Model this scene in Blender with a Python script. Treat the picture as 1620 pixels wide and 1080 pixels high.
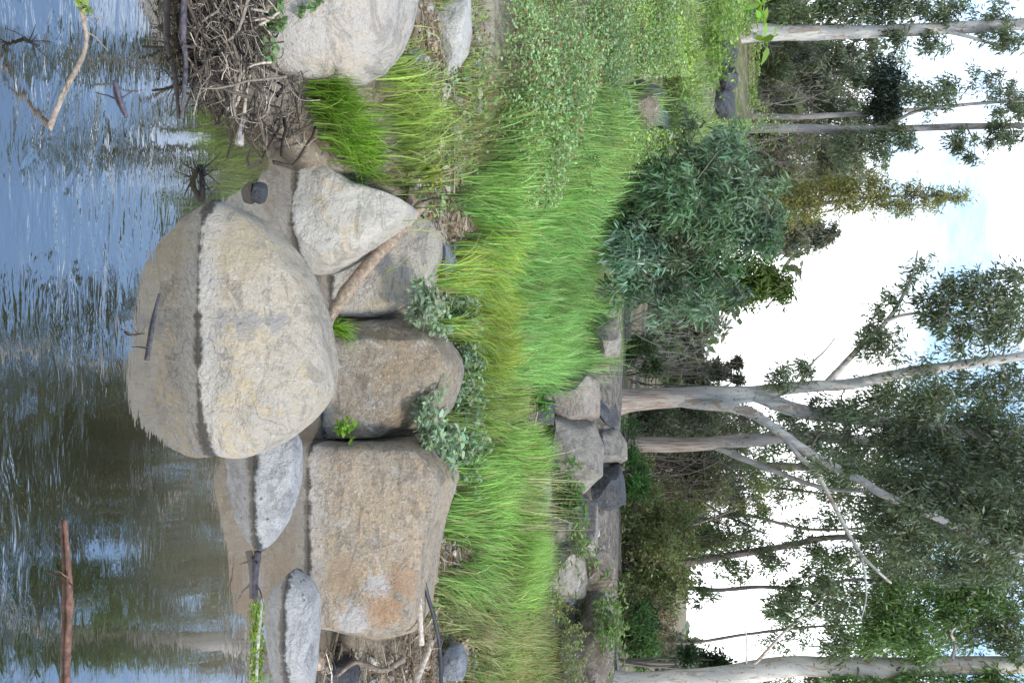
import bpy, math, numpy as np
from mathutils import Vector

for o in list(bpy.data.objects):
    bpy.data.objects.remove(o, do_unlink=True)
SC = bpy.context.scene
COL = SC.collection

# ------------------------------------------------------------------ camera
FPX, PITCH, CAMZ = 1575.0, math.radians(7.6), 1.6      # focal length in photo pixels (35 mm), pitch down, eye height above the water
cam = bpy.data.cameras.new('camera')
cam.lens, cam.sensor_width, cam.sensor_fit = 35.0, 36.0, 'HORIZONTAL'
cam.clip_start, cam.clip_end = 0.05, 2000
camo = bpy.data.objects.new('camera', cam)
COL.objects.link(camo)
SC.camera = camo
from mathutils import Matrix
_up = Vector((0, math.sin(PITCH), math.cos(PITCH)))     # the photo lies on its side: picture right is up
_view = Vector((0, math.cos(PITCH), -math.sin(PITCH)))
_m = Matrix.Identity(4)
for r in range(3):
    _m[r][0] = _up[r]
    _m[r][1] = (-1, 0, 0)[r]
    _m[r][2] = -_view[r]
_m[2][3] = CAMZ
camo.matrix_world = _m

# ------------------------------------------------------------------ world, sun, exposure
SUN_EL, SUN_AZ = math.radians(50), math.radians(128)    # azimuth clockwise from +Y: from the right, slightly behind the camera
world = bpy.data.worlds.new('World')
SC.world = world
world.use_nodes = True
nt = world.node_tree
nt.nodes.clear()
def wn(t, **k):
    n = nt.nodes.new(t)
    for a, b in k.items(): setattr(n, a, b)
    return n
sky = wn('ShaderNodeTexSky', sky_type='NISHITA', sun_disc=False)
sky.sun_elevation, sky.sun_rotation = SUN_EL, SUN_AZ
sky.air_density, sky.dust_density, sky.ozone_density = 1.4, 0.2, 2.5
geo = wn('ShaderNodeTexCoord')
sep = wn('ShaderNodeSeparateXYZ')
nt.links.new(geo.outputs['Generated'], sep.inputs[0])
# cloud deck seen in perspective: direction / height above the horizon
addz = wn('ShaderNodeMath', operation='ADD'); addz.inputs[1].default_value = 0.16
nt.links.new(sep.outputs['Z'], addz.inputs[0])
mx = wn('ShaderNodeMath', operation='MAXIMUM'); mx.inputs[1].default_value = 0.05
nt.links.new(addz.outputs[0], mx.inputs[0])
cx = wn('ShaderNodeMath', operation='DIVIDE'); cy = wn('ShaderNodeMath', operation='DIVIDE')
nt.links.new(sep.outputs['X'], cx.inputs[0]); nt.links.new(mx.outputs[0], cx.inputs[1])
nt.links.new(sep.outputs['Y'], cy.inputs[0]); nt.links.new(mx.outputs[0], cy.inputs[1])
cmb = wn('ShaderNodeCombineXYZ')
cox = wn('ShaderNodeMath', operation='ADD'); cox.inputs[1].default_value = -0.28
nt.links.new(cx.outputs[0], cox.inputs[0]); nt.links.new(cox.outputs[0], cmb.inputs[0]); nt.links.new(cy.outputs[0], cmb.inputs[1])
cmb.inputs[2].default_value = 5.2
noi = wn('ShaderNodeTexNoise'); noi.inputs['Scale'].default_value = 1.25
noi.inputs['Detail'].default_value = 7; noi.inputs['Roughness'].default_value = 0.6
nt.links.new(cmb.outputs[0], noi.inputs['Vector'])
# thicker cloud towards the horizon
low = wn('ShaderNodeMapRange'); low.inputs[1].default_value = 0.10; low.inputs[2].default_value = 0.28
low.inputs[3].default_value = 0.34; low.inputs[4].default_value = 0.02
nt.links.new(sep.outputs['Z'], low.inputs[0])
cad = wn('ShaderNodeMath', operation='ADD')
nt.links.new(noi.outputs['Fac'], cad.inputs[0]); nt.links.new(low.outputs[0], cad.inputs[1])
cr = wn('ShaderNodeMapRange', interpolation_type='SMOOTHSTEP'); cr.inputs[1].default_value = 0.50; cr.inputs[2].default_value = 0.78
nt.links.new(cad.outputs[0], cr.inputs[0])
mixc = wn('ShaderNodeMix', data_type='RGBA')
nt.links.new(cr.outputs[0], mixc.inputs['Factor'])
nt.links.new(sky.outputs[0], mixc.inputs['A'])
mixc.inputs['B'].default_value = (9.4, 9.6, 9.9, 1)
bg = wn('ShaderNodeBackground'); bg.inputs['Strength'].default_value = 0.115
nt.links.new(mixc.outputs['Result'], bg.inputs['Color'])
wo = wn('ShaderNodeOutputWorld'); nt.links.new(bg.outputs[0], wo.inputs['Surface'])

sl = bpy.data.lights.new('sun', 'SUN')
sl.energy, sl.angle, sl.color = 1.5, math.radians(10), (1.0, 0.95, 0.87)
so = bpy.data.objects.new('sun', sl)
COL.objects.link(so)
_sd = Vector((math.sin(SUN_AZ) * math.cos(SUN_EL), math.cos(SUN_AZ) * math.cos(SUN_EL), math.sin(SUN_EL)))
so.rotation_euler = _sd.to_track_quat('Z', 'Y').to_euler()

SC.view_settings.view_transform = 'Standard'
SC.view_settings.look = 'None'
SC.view_settings.exposure = 1.40
SC.view_settings.gamma = 1.0
SC.view_settings.use_curve_mapping = False
SC.render.engine = 'CYCLES'
SC.cycles.max_bounces = 6
SC.cycles.diffuse_bounces = 3
SC.cycles.glossy_bounces = 3
SC.cycles.transmission_bounces = 3
SC.cycles.transparent_max_bounces = 4
SC.cycles.use_denoising = True
SC.cycles.sample_clamp_indirect = 6

# ------------------------------------------------------------------ small maths
def R(seed): return np.random.default_rng(seed)
_PERM = R(5).random((64, 64, 64))
def noise3(p):
    """value noise, p (n,3) -> 0..1"""
    p = np.asarray(p, float)
    i = np.floor(p).astype(int); f = p - i
    f = f * f * (3 - 2 * f)
    out = 0
    for a in (0, 1):
        for b in (0, 1):
            for c in (0, 1):
                w = (f[:, 0] if a else 1 - f[:, 0]) * (f[:, 1] if b else 1 - f[:, 1]) * (f[:, 2] if c else 1 - f[:, 2])
                out = out + w * _PERM[(i[:, 0] + a) & 63, (i[:, 1] + b) & 63, (i[:, 2] + c) & 63]
    return out
def fbm(p, octv=4, gain=0.5):
    p = np.asarray(p, float); s, a, t = 0, 1.0, 0
    for k in range(octv):
        s = s + a * (noise3(p * 2 ** k + 17.3 * k) - 0.5); t += a; a *= gain
    return s / t
def sst(e0, e1, x):
    t = np.clip((x - e0) / (e1 - e0), 0, 1)
    return t * t * (3 - 2 * t)

def at(px, py, Y):
    """world point seen at photo pixel (px, py) at distance Y"""
    k = (px - 810) / FPX
    den = math.cos(PITCH) + k * math.sin(PITCH)
    s = Y / den
    return np.array((s * (py - 540) / FPX, Y, CAMZ + s * (-math.sin(PITCH) + k * math.cos(PITCH))))

# ------------------------------------------------------------------ terrain height
_SX = np.array([-40, -4, -1.05, -0.88, -0.7, 0, 1.6, 4, 40.]); _SY = np.array([2.6, 2.9, 3.25, 3.9, 4.85, 5.0, 5.0, 4.7, 4.2])
_RY = np.array([0, 5.2, 5.7, 8.0, 9.3, 10.1, 12, 20, 40, 80, 300, 900]); _RZ = np.array([.5, .5, .58, .64, .70, 1.24, 1.33, 1.55, 2.1, 4.6, 14, 30.])
_LY = np.array([0, 5.2, 5.7, 6.6, 8.0, 10, 12, 14, 20, 40, 80, 300, 900]); _LZ = np.array([.5, .5, .6, .9, 1.36, 2.02, 2.62, 3.1, 3.7, 4.6, 7.0, 16, 34.])
def height_exact(X, Y):
    X = np.asarray(X, float); Y = np.asarray(Y, float)
    s = Y - np.interp(X, _SX, _SY)
    leftish = sst(-0.7, -0.95, X)
    bank_r = np.interp(s, [-3, -0.8, 0, 0.12, 0.45, 0.9], [-.6, -.4, -.04, .10, .42, .5])
    bank_l = np.interp(s, [-3, -0.8, 0, 0.25, 0.9, 1.6, 2.0], [-.6, -.3, -.02, .04, .09, .38, .5])
    bank = bank_r * (1 - leftish) + bank_l * leftish
    a = X / np.maximum(Y, 1.0)
    wl = sst(-0.02, -0.24, a)
    far = np.interp(Y, _RY, _RZ) * (1 - wl) + np.interp(Y, _LY, _LZ) * wl
    h = bank + (far - 0.5) * sst(0.5, 1.2, s)
    p = np.stack([X, Y, X * 0], -1).reshape(-1, 3)
    n = fbm(p * 1.3, 4).reshape(X.shape)
    n2 = fbm(p * 0.35 + 9, 3).reshape(X.shape)
    h = h + sst(-0.1, 0.7, s) * (n * 0.10 + n2 * 0.16 * sst(6, 12, Y))
    # the near bank behind the camera, where the photographer stands
    h = np.where(Y < 0.2, np.maximum(h, -0.4 + 0.55 * sst(0.2, -1.4, Y) + 0.15 * sst(-1, -6, Y)), h)
    return h
_LX, _LYY = np.arange(-7, 7.001, 0.05), np.arange(2.0, 14.001, 0.05)
_LUT = height_exact(*np.meshgrid(_LX, _LYY))
def height(X, Y):
    X = np.asarray(X, float); Y = np.asarray(Y, float)
    u = (X + 7) / 0.05; v = (Y - 2) / 0.05
    ok = (u >= 0) & (u < len(_LX) - 1.01) & (v >= 0) & (v < len(_LYY) - 1.01)
    uc = np.clip(u, 0, len(_LX) - 1.01); vc = np.clip(v, 0, len(_LYY) - 1.01)
    i, j = uc.astype(int), vc.astype(int); a, b = uc - i, vc - j
    h = (_LUT[j, i] * (1 - a) + _LUT[j, i + 1] * a) * (1 - b) + (_LUT[j + 1, i] * (1 - a) + _LUT[j + 1, i + 1] * a) * b
    if not ok.all():
        h = np.array(h); bad = ~ok
        h[bad] = height_exact(X[bad], np.broadcast_to(Y, X.shape)[bad])
    return h
def ground(px, py, zoff=0.0):
    """where the sight line through a pixel meets the ground"""
    Y = np.concatenate([np.arange(2.2, 13.9, 0.04), np.arange(14, 40, 0.5)])
    k = (px - 810) / FPX; den = math.cos(PITCH) + k * math.sin(PITCH)
    X = Y * (py - 540) / FPX / den; Z = CAMZ + Y * (-math.sin(PITCH) + k * math.cos(PITCH)) / den
    hz = height(X, Y) + zoff
    w = np.where(Z <= np.maximum(hz, 0))[0]
    i = w[0] if len(w) else len(Y) - 1
    return np.array((X[i], Y[i], max(hz[i] - zoff, 0)))
def on_ground(X, Y):
    return np.array((X, Y, float(height(np.array([X]), np.array([Y]))[0])))

# ------------------------------------------------------------------ mesh building
def make_mesh(name, V, F, cols=None, smooth=True):
    me = bpy.data.meshes.new(name)
    V = np.asarray(V, np.float32)
    fs = [np.asarray(f, np.int32) for f in (F if isinstance(F, list) else [F]) if len(f)]
    nl = sum(f.size for f in fs); npoly = sum(len(f) for f in fs)
    me.vertices.add(len(V)); me.vertices.foreach_set('co', V.ravel())
    me.loops.add(nl); me.loops.foreach_set('vertex_index', np.concatenate([f.ravel() for f in fs]))
    me.polygons.add(npoly)
    tot = np.concatenate([np.full(len(f), f.shape[1], np.int32) for f in fs])
    st = np.concatenate([[0], np.cumsum(tot)[:-1]]).astype(np.int32)
    me.polygons.foreach_set('loop_start', st)
    me.polygons.foreach_set('use_smooth', np.full(npoly, smooth))
    me.update(calc_edges=True)
    if cols is not None:
        at_ = me.attributes.new('Col', 'FLOAT_COLOR', 'POINT')
        c = np.ones((len(V), 4), np.float32); c[:, :3] = cols
        at_.data.foreach_set('color', c.ravel())
    return me
def link(name, me, mat, parent=None, loc=None):
    o = bpy.data.objects.new(name, me)
    if me is not None and mat is not None and not me.materials: me.materials.append(mat)
    COL.objects.link(o)
    if parent is not None: o.parent = parent
    if loc is not None: o.location = loc
    return o
def tag(o, label=None, cat=None, group=None, kind=None):
    if label: o['label'] = label
    if cat: o['category'] = cat
    if group: o['group'] = group
    if kind or cat: o['kind'] = kind or 'thing'
    return o
def empty(name, loc):
    o = bpy.data.objects.new(name, None); COL.objects.link(o); o.location = loc
    o.empty_display_size = 0.1
    return o
class MB:
    """collects pieces of one mesh"""
    def __init__(s): s.V, s.F, s.C, s.n = [], {}, [], 0
    def add(s, V, F, col=(1, 1, 1)):
        V = np.asarray(V, float); F = np.asarray(F)
        if not len(V): return
        s.V.append(V); s.F.setdefault(F.shape[1], []).append(F + s.n); s.n += len(V)
        c = np.asarray(col, float)
        s.C.append(np.broadcast_to(c, (len(V), 3)))
    def build(s, name, mat, parent=None, org=(0, 0, 0), smooth=True, loc=None):
        V = np.concatenate(s.V) - np.asarray(org)
        me = make_mesh(name, V, [np.concatenate(f) for f in s.F.values()], np.concatenate(s.C), smooth)
        return link(name, me, mat, parent, org if (parent is None and loc is None) else loc)

def smooth_path(P, n):
    P = np.asarray(P, float)
    if len(P) == 2: return P[0] + (P[1] - P[0]) * np.linspace(0, 1, n)[:, None]
    Q = np.vstack([2 * P[0] - P[1], P, 2 * P[-1] - P[-2]])
    d = np.concatenate([[0], np.cumsum(np.linalg.norm(np.diff(P, axis=0), axis=1))])
    t = np.linspace(0, d[-1], n)
    seg = np.clip(np.searchsorted(d, t, 'right') - 1, 0, len(P) - 2)
    u = ((t - d[seg]) / np.maximum(d[seg + 1] - d[seg], 1e-9))[:, None]
    a, b, c, e = Q[seg], Q[seg + 1], Q[seg + 2], Q[seg + 3]
    return 0.5 * (2 * b + (c - a) * u + (2 * a - 5 * b + 4 * c - e) * u ** 2 + (3 * b - a - 3 * c + e) * u ** 3)
def tube(P, rad, sides=8, cap=True, rough=0.0, seed=0):
    P = np.asarray(P, float); n = len(P)
    rad = np.broadcast_to(np.asarray(rad, float), (n,))
    T = np.gradient(P, axis=0)
    if n > 3: T[0], T[-1] = P[2] - P[0], P[-1] - P[-3]
    T /= np.maximum(np.linalg.norm(T, axis=1, keepdims=True), 1e-9)
    ref = np.array((0, 0, 1.)) if abs(T[0, 2]) < 0.9 else np.array((1., 0, 0))
    N = np.zeros_like(P); u = np.cross(T[0], ref); u /= np.linalg.norm(u)
    for i in range(n):
        u = u - T[i] * (u @ T[i]); u /= max(np.linalg.norm(u), 1e-9); N[i] = u
    B = np.cross(T, N)
    a = np.linspace(0, 2 * np.pi, sides, endpoint=False)
    V = P[:, None] + rad[:, None, None] * (np.cos(a)[None, :, None] * N[:, None] + np.sin(a)[None, :, None] * B[:, None])
    V = V.reshape(-1, 3)
    if rough:
        r = np.repeat(rad, sides)
        C = np.repeat(P, sides, axis=0)
        V = V + (V - C) * (fbm(V * (0.5 / max(rad.max(), 1e-3)) + seed * 3.1, 3) * rough * 2)[:, None]
    i = np.arange(n - 1)[:, None] * sides; j = np.arange(sides)[None]; k = (j + 1) % sides
    F = np.stack([i + j, i + k, i + sides + k, i + sides + j], -1).reshape(-1, 4)
    return V, F

# leaves: diamond of two triangles folded along the midrib
def leaf_arrays(P, D, L, W, rng, fold=0.15, droop=0.0):
    n = len(P)
    D = D / np.maximum(np.linalg.norm(D, axis=1, keepdims=True), 1e-9)
    q = rng.normal(size=(n, 3)); S = np.cross(D, q); S /= np.maximum(np.linalg.norm(S, axis=1, keepdims=True), 1e-9)
    Nn = np.cross(S, D)
    L = np.broadcast_to(L, (n,))[:, None]; W = np.broadcast_to(W, (n,))[:, None]
    base = P; tip = P + D * L + np.array((0, 0, -1.)) * droop * L
    mid = P + D * L * 0.42
    r = mid + S * W * 0.5 + Nn * W * fold; l = mid - S * W * 0.5 + Nn * W * fold
    V = np.stack([base, r, tip, l], 1).reshape(-1, 3)
    i = np.arange(n)[:, None] * 4
    F = np.concatenate([i + np.array([0, 1, 2]), i + np.array([0, 2, 3])])
    return V, F
# longer leaves: three sections, bent along the length
def blade_leaf_arrays(P, D, L, W, rng, bend=0.3):
    n = len(P)
    D = D / np.maximum(np.linalg.norm(D, axis=1, keepdims=True), 1e-9)
    q = rng.normal(size=(n, 3)); S = np.cross(D, q); S /= np.maximum(np.linalg.norm(S, axis=1, keepdims=True), 1e-9)
    L = np.broadcast_to(L, (n,))[:, None]; W = np.broadcast_to(W, (n,))[:, None]
    g = np.array((0, 0, -1.))
    p1 = P + D * L * 0.33 + g * bend * L * 0.08; p2 = P + D * L * 0.68 + g * bend * L * 0.35; p3 = P + D * L + g * bend * L * 0.8
    V = np.stack([P, p1 + S * W * .5, p2 + S * W * .36, p3, p2 - S * W * .36, p1 - S * W * .5], 1).reshape(-1, 3)
    i = np.arange(n)[:, None] * 6
    return V, np.concatenate([i + np.array([0, 1, 2, 5]), i + np.array([2, 3, 4, 5])])
def jitter_cols(base, n, rng, v=0.25, h=0.12):
    base = np.asarray(base, float)
    k = 1 + rng.normal(size=(n, 1)) * v
    c = base * np.clip(k, 0.35, 2.0) * (1 + rng.normal(size=(n, 3)) * h)
    return np.clip(c, 0.004, 0.9)

# ------------------------------------------------------------------ materials
def mat_new(name):
    m = bpy.data.materials.new(name); m.use_nodes = True
    m.node_tree.nodes.clear()
    return m, m.node_tree
class NT:
    def __init__(s, t): s.t = t
    def n(s, ty, ins=None, **k):
        x = s.t.nodes.new(ty)
        for a, b in k.items(): setattr(x, a, b)
        for a, b in (ins or {}).items():
            if isinstance(b, bpy.types.NodeSocket): s.t.links.new(b, x.inputs[a])
            else: x.inputs[a].default_value = b
        return x
    def l(s, a, b): s.t.links.new(a, b)
    def noise(s, vec, scale, det=5, rough=0.55, dist=0.0):
        return s.n('ShaderNodeTexNoise', {'Vector': vec, 'Scale': scale, 'Detail': det, 'Roughness': rough, 'Distortion': dist}).outputs['Fac']
    def ramp(s, fac, a, b, lo=0.0, hi=1.0):
        return s.n('ShaderNodeMapRange', {0: fac, 1: a, 2: b, 3: lo, 4: hi}, interpolation_type='SMOOTHSTEP').outputs[0]
    def mix(s, fac, a, b, blend='MIX'):
        x = s.n('ShaderNodeMix', data_type='RGBA', blend_type=blend)
        for k, v in (('Factor', fac), ('A', a), ('B', b)):
            sock = [i for i in x.inputs if i.name == k and (i.type == 'RGBA' or k == 'Factor')][0]
            if isinstance(v, bpy.types.NodeSocket): s.t.links.new(v, sock)
            else: sock.default_value = v if k == 'Factor' else (*v, 1)
        return [o for o in x.outputs if o.type == 'RGBA'][0]
    def math(s, op, a, b=None):
        x = s.n('ShaderNodeMath', operation=op)
        for i, v in enumerate((a, b)):
            if v is None: continue
            if isinstance(v, bpy.types.NodeSocket): s.t.links.new(v, x.inputs[i])
            else: x.inputs[i].default_value = v
        return x.outputs[0]
    def bump(s, h, strength, dist, prev=None):
        x = s.n('ShaderNodeBump', {'Height': h, 'Strength': strength, 'Distance': dist})
        if prev is not None: s.l(prev, x.inputs['Normal'])
        return x.outputs[0]
    def out(s, bsdf):
        o = s.n('ShaderNodeOutputMaterial'); s.l(bsdf, o.inputs['Surface'])

def rock_mat(name, a, b, patch, scale=1.0, water=True, speck=0.5, patches=(0.50, 0.62), rust=None, pits=0.0, lich=0.5):
    m, t = mat_new(name); g = NT(t)
    co = g.n('ShaderNodeTexCoord').outputs['Object']
    pos = g.n('ShaderNodeNewGeometry').outputs['Position']
    n1 = g.noise(co, 3.2 * scale, 8, 0.66, 0.5)
    col = g.mix(g.ramp(n1, 0.40, 0.60), a, b)
    n2 = g.noise(co, 6.5 * scale, 8, 0.68, 0.9)
    col = g.mix(g.math('MULTIPLY', g.ramp(n2, *patches), 0.8), col, patch)
    nd = g.noise(g.n('ShaderNodeMapping', {'Vector': co, 'Rotation': (0.2, 0.35, 0.4), 'Scale': (1, 1, 3.2), 'Location': (3.1, 0.7, 1.9)}).outputs[0], 4.5 * scale, 8, 0.72, 1.3)
    col = g.mix(g.ramp(nd, 0.50, 0.60, 0, 0.6), col, tuple(c * 0.52 for c in b))     # weathered dark stains
    n3 = g.noise(co, 38 * scale, 6, 0.8)
    col = g.mix(g.ramp(n3, 0.52, 0.60, 0, speck), col, tuple(c * 0.42 for c in a))
    n4 = g.noise(co, 70 * scale, 4, 0.75)
    col = g.mix(g.ramp(n4, 0.55, 0.63, 0, speck * 0.8), col, (0.62, 0.60, 0.55))
    n5 = g.noise(co, 10 * scale, 9, 0.78, 1.4)
    col = g.mix(g.ramp(n5, 0.55, 0.63, 0, lich), col, (0.58, 0.57, 0.54))       # pale lichen bloom
    n6 = g.noise(co, 22 * scale, 6, 0.7, 0.5)
    vw = g.n('ShaderNodeVectorMath', {0: co, 1: g.n('ShaderNodeVectorMath', {0: g.n('ShaderNodeTexNoise', {'Vector': co, 'Scale': 5.0 * scale, 'Detail': 4}).outputs['Color'], 'Scale': 0.35}, operation='SCALE').outputs[0]}, operation='ADD').outputs[0]
    ck = g.n('ShaderNodeTexVoronoi', {'Vector': vw, 'Scale': 2.0 * scale}, feature='DISTANCE_TO_EDGE').outputs['Distance']
    ckm = g.math('MULTIPLY', g.ramp(ck, 0.010, 0.002), g.ramp(n1, 0.50, 0.60))
    col = g.mix(g.math('MULTIPLY', ckm, 0.45), col, tuple(c * 0.35 for c in b))
    if rust:
        for (cx_, cy_, cz_, r_, c_) in rust:
            vm = g.n('ShaderNodeVectorMath', {0: pos, 1: (cx_, cy_, cz_)}, operation='DISTANCE').outputs['Value']
            d = g.math('ADD', g.math('DIVIDE', vm, r_), g.math('MULTIPLY', g.math('SUBTRACT', n6, 0.5), 3.4))
            col = g.mix(g.ramp(d, 1.25, 0.75, 0, 0.62), col, c_)
    if water:
        z = g.n('ShaderNodeSeparateXYZ', {0: pos}).outputs['Z']
        zz = g.math('ADD', z, g.math('MULTIPLY', g.math('SUBTRACT', g.noise(pos, 11, 5, 0.65), 0.5), 0.06))
        zz = g.math('ADD', zz, g.math('MULTIPLY', g.math('SUBTRACT', n3, 0.5), 0.045))
        col = g.mix(g.ramp(zz, 0.10, 0.02, 0, 0.32), col, (0.60, 0.585, 0.55))    # mineral tide mark
        zz = g.math('ADD', zz, g.math('MULTIPLY', g.math('SUBTRACT', g.noise(pos, 4.0, 4, 0.7), 0.5), 0.09))
        wet = g.ramp(zz, 0.024, 0.006, 0, 0.9)
        col = g.mix(wet, col, (0.035, 0.031, 0.024))
        rough = g.n('ShaderNodeMapRange', {0: wet, 3: 0.88, 4: 0.4}).outputs[0]
    else: rough = 0.88
    h = g.math('ADD', g.math('MULTIPLY', g.noise(co, 24 * scale, 7, 0.7), 1.0), g.math('MULTIPLY', g.noise(co, 120 * scale, 3, 0.6), 0.25))
    nb = g.bump(h, 1.0, 0.04)
    nb = g.bump(g.noise(co, 8 * scale, 6, 0.6, 0.6), 0.35, 0.08, nb)
    nb = g.bump(g.math('SUBTRACT', 1.0, ckm), 0.3, 0.015, nb)
    if pits:
        vo = g.n('ShaderNodeTexVoronoi', {'Vector': co, 'Scale': 27.0}, feature='F1').outputs['Distance']
        sel = g.ramp(g.noise(co, 9, 2, 0.5), 0.47, 0.6)
        vo = g.math('ADD', vo, g.math('MULTIPLY', g.math('SUBTRACT', 1.0, sel), 0.3))
        nb = g.bump(g.ramp(vo, 0.08, 0.25), pits, 0.02, nb)
        col = g.mix(g.ramp(vo, 0.2, 0.1, 0, 0.7 * pits), col, (0.07, 0.065, 0.06))
    bs = g.n('ShaderNodeBsdfPrincipled', {'Base Color': col, 'Roughness': rough, 'Normal': nb, 'Specular IOR Level': 0.3})
    g.out(bs.outputs[0])
    return m

def leaf_mat(name, trans=0.3, rough=0.5, spec=0.3):
    m, t = mat_new(name); g = NT(t)
    c = g.n('ShaderNodeAttribute', attribute_name='Col').outputs['Color']
    p = g.n('ShaderNodeBsdfPrincipled', {'Base Color': c, 'Roughness': rough, 'Specular IOR Level': spec})
    tc = g.mix(1.0, c, (1.25, 1.3, 0.6), 'MULTIPLY')
    tr = g.n('ShaderNodeBsdfTranslucent', {'Color': tc})
    mx_ = g.n('ShaderNodeMixShader', {0: trans, 1: p.outputs[0], 2: tr.outputs[0]})
    g.out(mx_.outputs[0])
    return m
def stick_mat(name):
    """wood: colour from the piece, fibres and blotches on top"""
    m, t = mat_new(name); g = NT(t)
    c = g.n('ShaderNodeAttribute', attribute_name='Col').outputs['Color']
    pos = g.n('ShaderNodeNewGeometry').outputs['Position']
    n = g.noise(pos, 60, 5, 0.7)
    col = g.mix(g.ramp(n, 0.35, 0.7), g.mix(1.0, c, (0.6, 0.58, 0.55), 'MULTIPLY'), g.mix(1.0, c, (1.25, 1.22, 1.18), 'MULTIPLY'))
    p = g.n('ShaderNodeBsdfPrincipled', {'Base Color': col, 'Roughness': 0.85, 'Specular IOR Level': 0.25, 'Normal': g.bump(n, 0.5, 0.004)})
    g.out(p.outputs[0])
    return m
def bark_mat(name, a, b, c, stretch=0.25, lo=0.45, hi=0.6, basez=None):
    m, t = mat_new(name); g = NT(t)
    pos = g.n('ShaderNodeNewGeometry').outputs['Position']
    mp = g.n('ShaderNodeMapping', {'Vector': pos, 'Scale': (1, 1, stretch)}).outputs[0]
    n1 = g.noise(mp, 7, 6, 0.6, 0.6)
    col = g.mix(g.ramp(n1, lo, hi), a, b)
    n2 = g.noise(mp, 13, 6, 0.7, 1.0)
    col = g.mix(g.ramp(n2, 0.53, 0.60, 0, 0.85), col, c)
    mp2 = g.n('ShaderNodeMapping', {'Vector': pos, 'Scale': (1, 1, 0.08)}).outputs[0]
    n3 = g.noise(mp2, 38, 4, 0.7)
    col = g.mix(g.ramp(n3, 0.58, 0.75, 0, 0.45), col, tuple(x * 0.4 for x in c))
    n4 = g.noise(pos, 30, 2, 0.5)
    col = g.mix(g.ramp(n4, 0.66, 0.70, 0, 0.8), col, (0.05, 0.04, 0.035))
    if basez is not None:      # rough old bark stays on the foot of the trunk
        z = g.n('ShaderNodeSeparateXYZ', {0: pos}).outputs['Z']
        zz = g.math('ADD', z, g.math('MULTIPLY', g.math('SUBTRACT', n1, 0.5), 2.2))
        col = g.mix(g.ramp(zz, basez + 0.6, basez, 0, 0.85), col, g.mix(g.ramp(n3, 0.4, 0.6), (0.20, 0.13, 0.09), (0.36, 0.31, 0.26)))
    p = g.n('ShaderNodeBsdfPrincipled', {'Base Color': col, 'Roughness': 0.75, 'Specular IOR Level': 0.3, 'Normal': g.bump(g.math('ADD', n3, n2), 0.4, 0.02)})
    g.out(p.outputs[0])
    return m
def plain_mat(name, col, rough=0.6, bump_=0.2):
    m, t = mat_new(name); g = NT(t)
    pos = g.n('ShaderNodeNewGeometry').outputs['Position']
    n = g.noise(pos, 40, 4, 0.6)
    c = g.mix(g.ramp(n, 0.3, 0.7), tuple(x * 0.7 for x in col), tuple(min(1, x * 1.25) for x in col))
    p = g.n('ShaderNodeBsdfPrincipled', {'Base Color': c, 'Roughness': rough, 'Normal': g.bump(n, bump_, 0.01)})
    g.out(p.outputs[0]); return m

M_LEAF = leaf_mat('leaf', 0.36)
M_GUM = leaf_mat('gum_leaf', 0.32, 0.40, 0.5)
M_GRASS = leaf_mat('grass_blade', 0.38, 0.5, 0.25)
M_STICK = stick_mat('dead_wood')
M_BARK_PALE = bark_mat('pale_gum_bark', (0.50, 0.48, 0.44), (0.30, 0.305, 0.30), (0.27, 0.185, 0.13), basez=2.0)
M_BARK_GREY = bark_mat('grey_gum_bark', (0.30, 0.285, 0.27), (0.21, 0.205, 0.2), (0.18, 0.12, 0.09), basez=2.2)
M_BARK_CREAM = bark_mat('cream_gum_bark', (0.60, 0.555, 0.475), (0.45, 0.425, 0.385), (0.36, 0.27, 0.19), lo=0.42, hi=0.58)
M_BARK_DARK = bark_mat('dark_bark', (0.17, 0.145, 0.125), (0.11, 0.097, 0.085), (0.23, 0.20, 0.17))

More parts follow.
